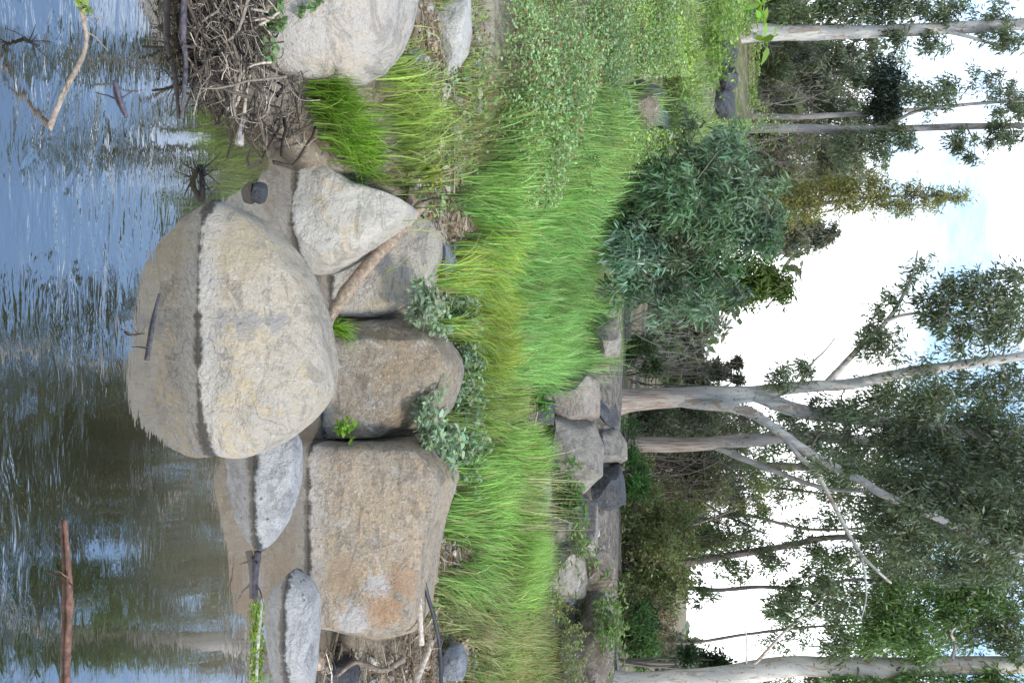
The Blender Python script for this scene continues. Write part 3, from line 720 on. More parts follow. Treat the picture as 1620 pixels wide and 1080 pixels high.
stick('stump', 'weathered grey stub of wood jutting from the twig pile', [at(372, 160, 3.9), at(376, 188, 3.82), wp(378, 226, 0.0)], 0.030, 0.018, (0.36, 0.34, 0.31), rng, 'stub', n=16, amp=0.06, knots=((0.5, 0.4),))
stick('stump', 'second grey stub of wood beside the weathered stub', [at(388, 170, 4.0), at(372, 178, 3.9), wp(352, 168, 0.0)], 0.022, 0.014, (0.40, 0.39, 0.38), rng, 'stub', n=14, amp=0.07)
stick('stick', 'black tangled dead twig at the edge of the largest boulder', [wp(318, 318, 0.0), wp(322, 290, 0.02), wp(318, 262, 0.0)], 0.012, 0.007, (0.020, 0.018, 0.016), rng, n=14, amp=0.08, twigs=14, twiglen=0.10)
stick('stick', 'dark thin stick floating over the mirrored boulder', [wp(252, 465, 0.0), wp(243, 510, 0.003), wp(233, 570, 0.002)], 0.004, 0.008, (0.09, 0.085, 0.10), rng, n=18, amp=0.015, twigs=1)
stick('stick', 'tiny curved twig floating at the edge of the mirrored boulder', [wp(200, 525, 0.003), wp(210, 530, 0.006), wp(228, 528, 0.003)], 0.003, 0.002, (0.06, 0.05, 0.04), rng, n=10, amp=0.06, twigs=2, twiglen=0.06)
stick('stick', 'dark sunken stick trailing from the pitted rock', [wp(408, 872, 0.02), wp(404, 900, 0.006), wp(402, 945, 0.004)], 0.016, 0.013, (0.075, 0.07, 0.085), rng, n=18, amp=0.03, twigs=2)
stick('stick', 'pale stick coated with bright green algae in the shallows', [wp(414, 945, 0.004), wp(409, 1000, 0.008), wp(403, 1095, 0.004)], 0.009, 0.013, (0.36, 0.36, 0.30), rng, n=22, amp=0.02)
stick('stick', 'bleached stick lying on top of the rust-patched slab edge', [at(660, 905, 5.0), at(664, 960, 5.0), at(668, 1020, 5.0)], 0.012, 0.017, (0.50, 0.44, 0.37), rng, n=20, amp=0.02)
stick('branch', 'bleached branch leaning below the black hose', [at(684, 1012, 5.1), at(672, 1045, 5.05), at(655, 1090, 4.95)], 0.015, 0.018, (0.42, 0.36, 0.30), rng, 'branch', n=18, amp=0.04, twigs=2)
stick('root', 'bare twisted root below the rust-patched slab corner', [at(640, 1040, 5.0), at(600, 1060, 4.95), at(560, 1052, 4.9), at(530, 1075, 4.85)], 0.018, 0.010, (0.20, 0.165, 0.13), rng, 'root', n=22, amp=0.08, twigs=4)
hose_pts = [at(668, 905, 5.05), at(676, 940, 5.08), at(690, 990, 5.1), at(697, 1040, 5.1), at(698, 1110, 5.05)]
mb = MB(); V, F = tube(smooth_path(hose_pts, 40), 0.0105, 12); mb.add(V, F)
tag(mb.build('hose', plain_mat('black_rubber', (0.03, 0.032, 0.04), 0.45), org=tuple(hose_pts[0])), 'black hose running over the litter behind the rust-patched slab', 'hose')

# algae on its stick
rng = R(210); mb = MB()
Pa = np.array([wp(rng.normal(407, 4.5), 950 + 135 * rng.random() ** 0.8, 0.004) for _ in range(700)])
V, F = leaf_arrays(Pa, rng.normal(size=(700, 3)) * np.array((1, 0.5, 0.25)), rng.uniform(.012, .035, 700), rng.uniform(.006, .012, 700), rng)
mb.add(V, F, np.repeat(jitter_cols((0.20, 0.29, 0.05), 700, rng), 4, 0))
tag(mb.build('algae', M_LEAF), 'bright green algae floating along the pale stick', 'algae', kind='stuff')

# the tangle of flood wrack
def twig_tangle(name, label, n, sampler, lo, hi, rmax, cols, rng, kind='stuff', flat=0.35, mat=M_STICK):
    mb = MB()
    for i in range(n):
        p = sampler(rng)
        d = rng.normal(size=3); d[2] *= flat; d /= np.linalg.norm(d)
        thick = rng.random() ** 9; L = rng.uniform(lo, hi) * (1 + 1.2 * thick)
        Q = wiggle([p - d * L / 2, p + rng.normal(size=3) * L * 0.12 * np.array((1, 1, .5)), p + d * L / 2], 6, 0.22, rng)
        r = (0.18 + 0.5 * rng.random() + 1.9 * thick) * rmax
        V, F = tube(Q, np.linspace(r, r * 0.5, 6), 4)
        mb.add(V, F, np.asarray(cols[rng.integers(len(cols))]) * rng.uniform(0.6, 1.3))
    return tag(mb.build(name, mat), label, 'debris', kind=kind)
WOOD = [(0.34, 0.29, 0.23), (0.18, 0.145, 0.11), (0.44, 0.39, 0.32), (0.05, 0.042, 0.034), (0.07, 0.058, 0.046), (0.12, 0.10, 0.08)]
def pile(r):
    px = r.uniform(285, 465); py = r.uniform(-30, 225)
    if py > 150 + (px - 285) * 0.55: px, py = r.uniform(285, 400), r.uniform(0, 120)
    if px > 408 and py < 122: px = r.uniform(290, 408)
    q = ground(px, py)
    q[2] = max(q[2], 0.01) + abs(r.normal()) * 0.05 * (1 if py < 150 else 0.5)
    return q
twig_tangle('twig_debris', 'tangle of dead twigs and roots washed up at the water edge', 1050, pile, 0.03, 0.20, 0.0042, WOOD, R(220))
def litter_s(r):
    px, py = [(r.uniform(640, 740), r.uniform(-20, 340)), (r.uniform(650, 735), r.uniform(320, 480)), (r.uniform(620, 735), r.uniform(790, 1090)), (r.uniform(500, 640), r.uniform(1030, 1090)), (r.uniform(790, 850), r.uniform(590, 700)), (r.uniform(505, 540), r.uniform(500, 700))][r.choice(6, p=[.32, .16, .28, .12, .07, .05])]
    q = ground(px, py); q[2] += abs(r.normal()) * 0.015 + 0.004
    return q
twig_tangle('twig_litter', 'dry twigs and straw littering the bank', 1700, litter_s, 0.04, 0.22, 0.0035, [(0.42, 0.36, 0.27), (0.30, 0.24, 0.17), (0.52, 0.46, 0.36), (0.17, 0.13, 0.1)], R(221), flat=0.22)
rng = R(222); n = 9000
px, py = rand_px([(640, 760, -20, 340, 3000), (660, 735, 320, 560, 1500), (650, 740, 780, 1090, 2200), (520, 640, 1030, 1090, 500), (790, 850, 590, 700, 500), (840, 1000, 780, 1090, 900), (950, 1200, 0, 250, 400)], rng)
P = ground_many(px, py); n = len(P); P[:, 2] += rng.uniform(0.002, 0.02, n)
D = rng.normal(size=(n, 3)); D[:, 2] *= 0.25
V, F = leaf_arrays(P, D, rng.uniform(.02, .06, n), rng.uniform(.006, .018, n), rng)
mb = MB(); c = np.array([(0.30, 0.22, 0.14), (0.40, 0.32, 0.22), (0.20, 0.13, 0.08), (0.46, 0.40, 0.31), (0.34, 0.20, 0.12)])[rng.integers(5, size=n)] * rng.uniform(0.7, 1.25, (n, 1))
mb.add(V, F, np.repeat(c, 4, 0))
tag(mb.build('leaf_litter', M_LEAF), 'fallen dry leaves scattered over the bank', 'leaf litter', kind='stuff')

# ------------------------------------------------------------------ grass
def blades(P, L, W, lean_dir, bend, rng, col_lo, col_hi, dry=0.05, seg=3):
    """curved tapering blades; P roots (n,3)"""
    n = len(P)
    L = np.broadcast_to(L, (n,)); W = np.broadcast_to(W, (n,))
    a = rng.uniform(0, 2 * np.pi, n)
    sw = np.stack([noise3(P * 2.2 + 31) - 0.5, noise3(P * 2.2 + 57) - 0.5, np.zeros(n)], 1) * 2.2      # neighbouring blades lean together
    D = np.stack([np.cos(a), np.sin(a), np.zeros(n)], 1) * np.abs(rng.normal(size=(n, 1)) * 0.5 + 0.4) + np.asarray(lean_dir) + sw
    side = np.stack([-np.sin(a + rng.normal(size=n)), np.cos(a + rng.normal(size=n)), np.zeros(n)], 1)
    b = np.clip(rng.normal(bend, bend * 0.45, n), 0.02, 1.4)[:, None]
    rows = []
    for k in range(seg):
        t = k / seg
        c = P + np.array((0, 0, 1.)) * (L * (t - 0.28 * b[:, 0] * t ** 2.4))[:, None] + D * b * L[:, None] * t ** 2 * 0.8
        w = (W * (1 - t ** 1.6) * 0.5)[:, None]
        rows += [c - side * w, c + side * w]
    t = 1.0
    rows.append(P + np.array((0, 0, 1.)) * (L * (t - 0.28 * b[:, 0]))[:, None] + D * b * L[:, None] * 0.8)
    V = np.stack(rows, 1).reshape(-1, 3); m = 2 * seg + 1
    i = np.arange(n)[:, None] * m
    F4 = np.concatenate([i + np.array([2 * k, 2 * k + 1, 2 * k + 3, 2 * k + 2]) for k in range(seg - 1)])
    F3 = i + np.array([2 * seg - 2, 2 * seg - 1, 2 * seg])
    u = rng.random((n, 1))
    c = np.asarray(col_lo) * (1 - u) + np.asarray(col_hi) * u
    c = c * np.clip(1 + rng.normal(size=(n, 1)) * 0.42, 0.22, 2.1) * (0.62 + 0.76 * noise3(P * 2.6 + 71))[:, None]
    dr = rng.random(n) < dry
    c[dr] = np.array((0.46, 0.38, 0.20)) * rng.uniform(0.7, 1.2, (dr.sum(), 1))
    root_tip_tone = np.interp(np.arange(m), [0, 1, m - 1], [0.75, 0.8, 1.15])       # blade colour runs darker at the root, paler at the tip
    return V, F3, F4, np.clip(np.repeat(c, m, 0) * np.tile(root_tip_tone, n)[:, None], 0.01, 0.85)
def add_blades(mb, *a, **k):
    V, F3, F4, C = blades(*a, **k)
    n0 = mb.n
    mb.V.append(V); mb.C.append(C); mb.n += len(V)
    mb.F.setdefault(3, []).append(F3 + n0); mb.F.setdefault(4, []).append(F4 + n0)
def field(rng, n, poly_fn, Y0, Y1, bias=1.0):
    """root points with Y in Y0..Y1 and photo row py within poly_fn(Y) -> (py0, py1)"""
    Y = Y0 + (Y1 - Y0) * rng.random(n) ** bias
    lo, hi = poly_fn(Y)
    py = rng.uniform(0, 1, n) * (hi - lo) + lo + rng.normal(size=n) * 14
    Y = Y + rng.normal(size=n) * 0.12 + (noise3(np.stack([py * 0.025, Y * 0, Y * 0], 1)) - 0.5) * 0.9
    X = (py - 540) / FPX * Y * 1.0
    p = np.stack([X, Y, height(X, Y)], 1)
    return p
rng = R(300); mb = MB()
def clumpy(P, rng, scale=1.6, thr=0.42):
    k = noise3(P * np.array((scale, scale, 0)) * 1.0 + 3.3) + 0.35 * noise3(P * scale * 3.1)
    return P[k > thr + rng.normal(size=len(P)) * 0.06]
# the tall bright stand in the middle
P = field(rng, 20000, lambda Y: (np.interp(Y, [5.5, 6.2, 7.5, 9.5], [345, 320, 300, 300]), np.interp(Y, [5.5, 6.2, 7.5, 9.5], [560, 600, 600, 590])), 5.75, 9.6)
P = clumpy(P, rng, 1.9, 0.53)
hz = np.interp(P[:, 1], [5.6, 6.5, 8, 9.6], [.22, .30, .40, .44]) * rng.uniform(0.5, 1.25, len(P))
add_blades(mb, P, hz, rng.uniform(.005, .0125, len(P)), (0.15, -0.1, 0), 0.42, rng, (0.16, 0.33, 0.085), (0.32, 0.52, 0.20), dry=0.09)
n_front = field(rng, 4200, lambda Y: (365 + 0 * Y, 585 + 0 * Y), 5.75, 6.4)
add_blades(mb, n_front, rng.uniform(.16, .34, len(n_front)), .006, (0.1, -0.2, 0), 0.6, rng, (0.30, 0.40, 0.06), (0.46, 0.54, 0.13), dry=0.14)
# the stand on the right
P = field(rng, 14500, lambda Y: (np.interp(Y, [5.3, 6, 8.2], [735, 700, 690]), np.interp(Y, [5.3, 6, 8.2], [935, 960, 960])), 5.85, 8.2)
P = clumpy(P, rng, 1.9, 0.53)
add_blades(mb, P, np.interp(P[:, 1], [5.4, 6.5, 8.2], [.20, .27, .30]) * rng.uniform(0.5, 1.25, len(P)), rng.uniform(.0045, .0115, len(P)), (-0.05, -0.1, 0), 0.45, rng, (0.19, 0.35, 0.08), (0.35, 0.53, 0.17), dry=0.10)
# thinner grass joining the two
P = clumpy(field(rng, 2600, lambda Y: (590 + 0 * Y, 705 + 0 * Y), 5.4, 7.2), rng, 2.2, 0.74)
add_blades(mb, P, rng.uniform(.12, .30, len(P)), .006, (0, 0, 0), 0.5, rng, (0.22, 0.35, 0.08), (0.38, 0.48, 0.16), dry=0.18)
# rough olive grass on the right and grey-green grass on the slope
P = field(rng, 6500, lambda Y: (915 + 0 * Y, 1120 + 0 * Y), 5.6, 9.0)
add_blades(mb, P, rng.uniform(.10, .28, len(P)), rng.uniform(.004, .008, len(P)), (0, 0, 0), 0.7, rng, (0.17, 0.24, 0.07), (0.32, 0.36, 0.16), dry=0.2)
P = field(rng, 17000, lambda Y: (-60 + 0 * Y, 330 + 0 * Y), 6.3, 10.8, 0.8)
P = clear_of_stones(clumpy(P, rng, 1.2, 0.5))
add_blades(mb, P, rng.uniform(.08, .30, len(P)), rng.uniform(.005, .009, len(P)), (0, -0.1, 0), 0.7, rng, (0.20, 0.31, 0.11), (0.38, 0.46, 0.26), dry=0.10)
P = clumpy(field(rng, 6000, lambda Y: (150 + 0 * Y, 320 + 0 * Y), 5.9, 8.4), rng, 1.8, 0.5)
add_blades(mb, P, rng.uniform(.2, .40, len(P)), rng.uniform(.005, .011, len(P)), (0.1, -0.1, 0), 0.5, rng, (0.19, 0.33, 0.09), (0.33, 0.48, 0.18), dry=0.05)
P = field(rng, 3200, lambda Y: (-60 + 0 * Y, 350 + 0 * Y), 4.9, 5.9)
add_blades(mb, clumpy(P, rng, 3, 0.66), rng.uniform(.06, .16, len(clumpy(P, R(1), 3, 0.66))) if False else 0.12, .005, (0, 0, 0), 0.6, rng, (0.15, 0.24, 0.05), (0.28, 0.33, 0.10), dry=0.2)
tag(mb.build('grass', M_GRASS), 'tall bright green grass and meadow grass covering the bank', 'grass', kind='stuff')
# dry stalks standing over the right-hand grass
mb = MB(); P = field(R(303), 130, lambda Y: (740 + 0 * Y, 850 + 0 * Y), 6.6, 8.3)
rr = R(304)
add_blades(mb, P, rr.uniform(.4, .75, len(P)), .005, (-0.1, 0, 0), 0.25, rr, (0.45, 0.38, 0.22), (0.58, 0.52, 0.34), dry=0.0)
P = field(R(305), 200, lambda Y: (930 + 0 * Y, 1090 + 0 * Y), 6.0, 9.3)
add_blades(mb, P, rr.uniform(.2, .4, len(P)), .004, (0, 0, 0), 0.4, rr, (0.36, 0.29, 0.18), (0.5, 0.42, 0.28), dry=0.0)
P = field(R(306), 200, lambda Y: (-20 + 0 * Y, 330 + 0 * Y), 5.2, 9.3)
add_blades(mb, P, rr.uniform(.2, .42, len(P)), .004, (0, 0, 0), 0.3, rr, (0.30, 0.24, 0.15), (0.42, 0.34, 0.22), dry=0.0)
tag(mb.build('dry_grass', M_GRASS), 'thin dry straw-coloured stalks standing above the green grass', 'dry grass', kind='stuff')

def tussock(label, pts, L, W, n, bend, lo, hi, seed, spread, dry=0.04, lean=(0, -0.3, 0)):
    r = R(seed); c = np.mean(pts, axis=0); mb = MB()
    P = np.array(pts)[r.integers(len(pts), size=n)] + r.normal(size=(n, 3)) * spread * np.array((1, 0.8, 0.1))
    add_blades(mb, P, L * r.uniform(0.55, 1.2, n), W, lean, bend, r, lo, hi, dry=dry)
    return tag(mb.build('grass_tussock', M_GRASS, org=tuple(c)), label, 'tussock', 'green tussocks growing between the rocks')
tussock('large vivid green grass tussock between the beige boulder and the cream rock', [ground(482 + 9 * i, 140 + 13 * i) + np.array((0, 0.0, 0.02)) for i in range(8)], 0.22, .0065, 2300, 0.75, (0.13, 0.27, 0.03), (0.30, 0.46, 0.07), 310, 0.075)
tussock('sparse tall tussock of green blades behind the vivid tussock', [ground(600 + 8 * i, 140 + 14 * i) for i in range(7)], 0.28, .006, 800, 0.7, (0.19, 0.30, 0.06), (0.36, 0.45, 0.12), 311, 0.16, 0.12)
tussock('small bright tuft in the crack beneath the log', [at(520, 518, 4.72)], 0.17, .006, 130, 0.7, (0.13, 0.27, 0.02), (0.24, 0.40, 0.04), 312, 0.018)
tussock('long single reeds leaning over the gravel gap in the grass', [ground(735, 640), ground(745, 655)], 0.62, .010, 9, 0.6, (0.13, 0.22, 0.05), (0.2, 0.3, 0.08), 313, 0.04, 0, lean=(-0.6, 0, 0))
tussock('straw-coloured tussock at the front of the grass by the grey stone', [ground(742, 995)], 0.2, .006, 150, 0.9, (0.40, 0.34, 0.2), (0.5, 0.42, 0.26), 314, 0.03)

# ------------------------------------------------------------------ low leafy weeds
rng = R(320); mb = MB()
def weed_mass(mb, regions, hmax, l0, l1, ratio, col, rng, v=0.25, thr=None):
    P = clear_of_stones(ground_many(*rand_px(regions, rng)))
    if thr is not None: P = clumpy(P, rng, 2.0, thr)
    n = len(P)
    bump_ = (noise3(P * 3.0 + 5) * 0.5 + sst(0.45, 0.8, noise3(P * 1.1 + 23)) * 1.1) * hmax
    P[:, 2] += bump_ * rng.random(n) ** 0.6 + 0.01
    D = rng.normal(size=(n, 3)); D[:, 2] = D[:, 2] * 0.5 + 0.3
    L = rng.uniform(l0, l1, n)
    V, F = leaf_arrays(P, D, L, L * ratio, rng, 0.12, 0.1)
    patch = 0.75 + 0.6 * noise3(P * 1.7 + 11)
    mb.add(V, F, np.repeat(jitter_cols(col, n, rng, v) * patch[:, None], 4, 0))
weed_mass(mb, [(775, 1000, -10, 330, 30000), (960, 1180, -10, 210, 26000), (775, 1180, -200, -10, 9000)], 0.28, .014, .036, .5, (0.31, 0.42, 0.21), rng)
weed_mass(mb, [(930, 1180, -10, 250, 12000)], 0.33, .02, .045, .45, (0.31, 0.42, 0.11), rng, thr=0.5)
weed_mass(mb, [(640, 790, 100, 340, 1500), (700, 780, -10, 120, 400)], 0.12, .015, .04, .6, (0.24, 0.34, 0.14), rng, thr=0.55)
weed_mass(mb, [(690, 765, 440, 760, 4200)], 0.14, .018, .045, .5, (0.27, 0.37, 0.22), rng)
weed_mass(mb, [(740, 960, 930, 1090, 6500)], 0.16, .015, .04, .45, (0.24, 0.31, 0.12), rng)
weed_mass(mb, [(680, 740, 790, 1090, 900)], 0.08, .015, .035, .5, (0.18, 0.25, 0.07), rng, thr=0.6)
weed_mass(mb, [(775, 960, -10, 330, 1500), (740, 900, 930, 1090, 700)], 0.30, .018, .03, .9, (0.24, 0.15, 0.08), rng)
weed_mass(mb, [(1150, 1200, 30, 240, 6000)], 0.55, .025, .05, .45, (0.28, 0.36, 0.14), rng)
tag(mb.build('undergrowth', M_LEAF), 'low mixed weeds covering the slope and bank', 'undergrowth', kind='stuff')

def weed_plant(label, pts, r, hh, n, l0, l1, ratio, col, seed, group='leafy weeds among the rocks', name='leafy_weed'):
    """a weed: stems part and leaves part"""
    rg = R(seed); pts = [np.asarray(p, float) for p in pts]; c = pts[0]
    root = empty(name, tuple(c)); tag(root, label, 'weed', group)
    st, lf = MB(), MB()
    ns = max(4, n // 16)
    for i in range(ns):
        b = pts[rg.integers(len(pts))] + rg.normal(size=3) * r * 0.45 * np.array((1, 0.6, 0.05))
        d = rg.normal(size=3) * np.array((1, 0.9, 0.2)); L = hh * rg.uniform(0.5, 1.2)
        Q = wiggle([b, b + np.array((d[0] * .2, d[1] * .2, .6)) * L, b + np.array((d[0] * .5, d[1] * .5, .95)) * L], 6, 0.1, rg)
        V, F = tube(Q, np.linspace(.0025, .001, 6), 4); st.add(V, F, np.asarray(col) * 0.8)
        m = n // ns; t = rg.uniform(0.15, 1, m) * 5
        k = np.clip(t.astype(int), 0, 4); P = Q[k] + (Q[k + 1] - Q[k]) * (t - k)[:, None]
        D = rg.normal(size=(m, 3)); D[:, 2] = D[:, 2] * 0.4 + 0.25
        L_ = rg.uniform(l0, l1, m)
        V, F = blade_leaf_arrays(P, D, L_, L_ * ratio, rg, 0.35)
        lf.add(V, F, np.repeat(jitter_cols(col, m, rg, 0.2, 0.08), 6, 0))
    st.build('stems', M_LEAF, root, org=tuple(c), loc=(0, 0, 0))['kind'] = 'stuff'; lf.build('leaves', M_LEAF, root, org=tuple(c), loc=(0, 0, 0))['kind'] = 'stuff'
    return root
SAGE = (0.29, 0.37, 0.25)
weed_plant('grey green leafy weed hanging over the corner of the warm grey slab', [at(650, 470, 5.0), at(640, 500, 5.0), at(665, 490, 5.05)], .11, .14, 750, .025, .055, .42, SAGE, 330)
weed_plant('grey green weed spreading behind the brown square block', [ground(712, 480), ground(715, 530), ground(718, 560)], .17, .16, 1300, .02, .05, .4, SAGE, 331)
weed_plant('grey green weed behind the corner where block and rust-patched slab meet', [at(655, 650, 5.0), at(665, 690, 5.05), at(690, 700, 5.2)], .13, .15, 850, .025, .06, .42, SAGE, 332)
weed_plant('broad grey green weed patch in front of the thin middle grass', [ground(712, 610), ground(715, 670), ground(718, 720)], .22, .18, 1900, .02, .05, .4, (0.25, 0.34, 0.21), 333)
weed_plant('small bright seedling in the crevice left of the rust-patched slab', [at(528, 676, 4.72)], .035, .11, 60, .03, .055, .5, (0.17, 0.30, 0.04), 334)
weed_plant('yellow flowered weed beside the upper end of the log', [ground(660, 285), ground(655, 260)], .08, .12, 260, .015, .035, .6, (0.36, 0.34, 0.05), 335)
weed_plant('low dull green weed draped over the top of the cream rock', [at(560, 280, 4.72), at(580, 265, 4.8), at(545, 262, 4.65)], .10, .09, 420, .012, .03, .6, (0.14, 0.19, 0.08), 336)
weed_plant('small round-leaved weed climbing the front of the twig pile', [at(395, 60, 3.7), at(385, 85, 3.72), at(415, 35, 3.75)], .07, .10, 170, .02, .045, .75, (0.16, 0.25, 0.10), 337)
weed_plant('bright leaved sprig above the twig pile', [at(340, 8, 3.6), at(330, 25, 3.6)], .04, .10, 60, .025, .05, .6, (0.22, 0.38, 0.07), 338)
weed_plant('single yellow green leaf rosette on the forked pale stick', [at(122, 8, 2.42)], .012, .035, 22, .02, .035, .7, (0.26, 0.36, 0.10), 339)
weed_plant('small weed with round leaves beside the big beige boulder top', [at(470, 15, 3.85), at(485, 8, 3.85)], .03, .08, 60, .015, .03, .8, (0.15, 0.24, 0.10), 340)
weed_plant('broad bright green leafy plant at the crest below the left gums', [ground(1150, 35), ground(1160, 20)], .14, .5, 42, .14, .26, .34, (0.26, 0.44, 0.08), 341)
weed_plant('green leafy plant growing over the layered ledge', [at(875, 765, 8.75), at(880, 800, 8.75), at(890, 780, 8.8)], .16, .22, 420, .05, .10, .35, (0.10, 0.20, 0.05), 342)
weed_plant('green leafy plant under the end of the tan ledge boulder', [ground(838, 625), ground(840, 605)], .10, .18, 300, .03, .06, .45, (0.13, 0.25, 0.06), 343)
weed_plant('yellow green weed on the slope above the shrub', [ground(950, 222), ground(945, 205)], .2, .2, 500, .025, .05, .45, (0.27, 0.36, 0.07), 344)

weed_plant('olive weed growing in front of the broad weathered ledge stone', [at(850, 905, 8.3), at(855, 940, 8.3), at(870, 960, 8.4)], .18, .2, 420, .03, .06, .35, (0.22, 0.27, 0.10), 345)
weed_plant('sprawling drab weed burying the ledge below the end boulder', [at(880, 985, 8.5), at(885, 1020, 8.5), at(890, 1060, 8.5)], .25, .22, 700, .025, .05, .35, (0.25, 0.28, 0.13), 346)
weed_plant('green weed on top of the ledge between the brown boulders', [at(935, 960, 9.2), at(940, 990, 9.2)], .25, .3, 900, .03, .07, .35, (0.17, 0.25, 0.09), 347)
weed_plant('thin weed sprouting beside the round brown boulder', [at(895, 850, 8.75), at(910, 865, 8.9)], .16, .22, 420, .03, .06, .35, (0.18, 0.25, 0.09), 348)
weed_plant('dense tall weed clump below the dark crest rocks', [ground(1100, 60), ground(1095, 95), ground(1110, 30)], .4, .4, 2200, .03, .06, .45, (0.24, 0.36, 0.10), 349, 'weeds on the slope')
weed_plant('rounded yellow green weed clump beside the brown angular stone', [ground(1040, 60), ground(1050, 90)], .3, .34, 1500, .025, .05, .5, (0.30, 0.40, 0.12), 350, 'weeds on the slope')
weed_plant('grey green weed clump lower on the slope', [ground(930, 60), ground(935, 110)], .35, .3, 1700, .02, .045, .5, (0.24, 0.34, 0.18), 351, 'weeds on the slope')
weed_plant('tall pale weed clump at the picture edge of the slope', [ground(1000, 5), ground(1010, 25)], .3, .4, 1500, .025, .05, .4, (0.32, 0.40, 0.22), 352, 'weeds on the slope')
weed_plant('dark green weed clump just above the tall grass', [ground(880, 190), ground(890, 230)], .3, .26, 1500, .02, .045, .5, (0.16, 0.28, 0.09), 353, 'weeds on the slope')
# ------------------------------------------------------------------ trees
def crown_clump(lf, tw, C, rad, n, l0, l1, ratio, col, rng, droop=0.8, sub=None, long_leaf=False, v=0.28):
    """leaves gathered in small sprays through an ellipsoid"""
    C = np.asarray(C, float); rad = np.asarray(rad, float)
    per = 34; m = max(2, int(n / per)) if sub is None else sub
    u = rng.normal(size=(m, 3)); u /= np.linalg.norm(u, axis=1, keepdims=True)
    S = C + u * rad * (rng.random((m, 1)) ** 0.45)
    sr = np.clip(rad.mean() * 0.30, 0.07, 0.45) * rng.uniform(0.6, 1.3, m)
    k = rng.integers(m, size=n)
    off = rng.normal(size=(n, 3)) * np.array((0.55, 0.55, 0.5)) * sr[k][:, None]
    P = S[k] + off
    D = off / sr[k][:, None] * 0.5 + rng.normal(size=(n, 3)) * 0.6 + np.array((0, 0, -droop))
    L = rng.uniform(l0, l1, n)
    tint = jitter_cols(np.ones(3), m, rng, v, 0.07)[k]
    c = jitter_cols(col, n, rng, 0.16, 0.06) * tint
    if long_leaf:
        V, F = blade_leaf_arrays(P, D, L, L * ratio, rng, 0.25); lf.add(V, F, np.repeat(c, 6, 0))
    else:
        V, F = leaf_arrays(P, D, L, L * ratio, rng, 0.12); lf.add(V, F, np.repeat(c, 4, 0))
    if tw is not None:
        for s in S[: min(m, 22)]:
            mid = (C + s) / 2 + rng.normal(size=3) * rad * 0.12
            Q = wiggle([C, mid, s], 5, 0.2, rng)
            V, F = tube(Q, np.linspace(max(0.004, rad.mean() * 0.012), 0.0025, 5), 3)
            tw.add(V, F, (0.17, 0.135, 0.105))
def tree(name, label, limbs, clumps, seed, bark, leaf, group=None, cat='tree', lmat=None, droop=0.8, extend=True, link_up=True, sides=12, long_leaf=False, dens=2.3):
    """limbs: [(points as (px, py, Y), r0, r1)], the first one the trunk; clumps: [(px, py, Y, r_up, r_across, n)] in pixels; leaf: (l0, l1, ratio, colour)"""
    rg = R(seed)
    W = [np.array([at(*p) for p in l[0]]) for l in limbs]
    if extend:
        b = W[0][0]; g_ = on_ground(b[0], b[1]); g_[2] -= 0.15
        if b[2] > g_[2]: W[0] = np.vstack([g_, W[0]])
    base = W[0][0]
    root = empty(name, tuple(base)); tag(root, label, cat, group)
    allp, allr = [], []
    for i, (w, l) in enumerate(zip(W, limbs)):
        n = max(10, int(len(w) * 9)); Q = smooth_path(w, n)
        Q = Q + np.stack([fbm(Q * 1.1 + 40 * k + seed, 3) for k in range(3)], 1) * np.array((1, 1, 0)) * l[1] * 0.9 * np.linspace(0, 1, n)[:, None] * (1 - np.linspace(0, 1, n)[:, None] * 0.5)
        r = np.linspace(l[1], l[2], n)
        if i == 0: r = r * (1 + 0.45 * np.exp(-np.linspace(0, 1, n) * 14))
        V, F = tube(Q, r, sides if i == 0 else max(6, sides - 3), rough=0.17, seed=seed + i)
        mb = MB(); mb.add(V, F)
        mb.build('trunk' if i == 0 else 'branch', bark, root, org=tuple(base), loc=(0, 0, 0))
        allp.append(Q); allr.append(r)
    AP = np.concatenate(allp); AR = np.concatenate(allr)
    lf, tw = MB(), MB()
    l0, l1, ratio, col = leaf[:4]
    for c in clumps:
        px, py, Y, ru, ra, n = c[:6]
        n = int(n * dens); ru, ra = ru * 1.08, ra * 1.08
        colr = c[6] if len(c) > 6 else col
        C = at(px, py, Y); sc = Y / FPX
        rad = np.array((ra * sc, (ra + ru) / 2 * sc * 0.9, ru * sc))
        if link_up:
            d = np.linalg.norm(AP - C, axis=1) + np.maximum(0, AP[:, 2] - C[2]) * 1.2
            j = int(d.argmin())
            mid = (AP[j] + C) / 2 + np.array((0, 0, 0.12 * np.linalg.norm(C - AP[j]))) + rg.normal(size=3) * 0.06
            Q = wiggle([AP[j], mid, C], 12, 0.05, rg)
            V, F = tube(Q, np.linspace(min(AR[j] * 0.3, 0.010 + 0.006 * np.linalg.norm(C - AP[j])), 0.004, 12), 6); tw.add(V, F, (0.20, 0.165, 0.13))
        crown_clump(lf, tw, C, rad, n, l0, l1, ratio, colr, rg, droop, long_leaf=long_leaf)
    if tw.n: tw.build('twigs', M_STICK, root, org=tuple(base), loc=(0, 0, 0))['kind'] = 'stuff'
    if lf.n: lf.build('crown', lmat or M_GUM, root, org=tuple(base), loc=(0, 0, 0))
    return root

DG = (0.145, 0.185, 0.105); MG = (0.135, 0.185, 0.085); OL = (0.195, 0.22, 0.09); GG = (0.19, 0.215, 0.15); BG_ = (0.15, 0.25, 0.07)
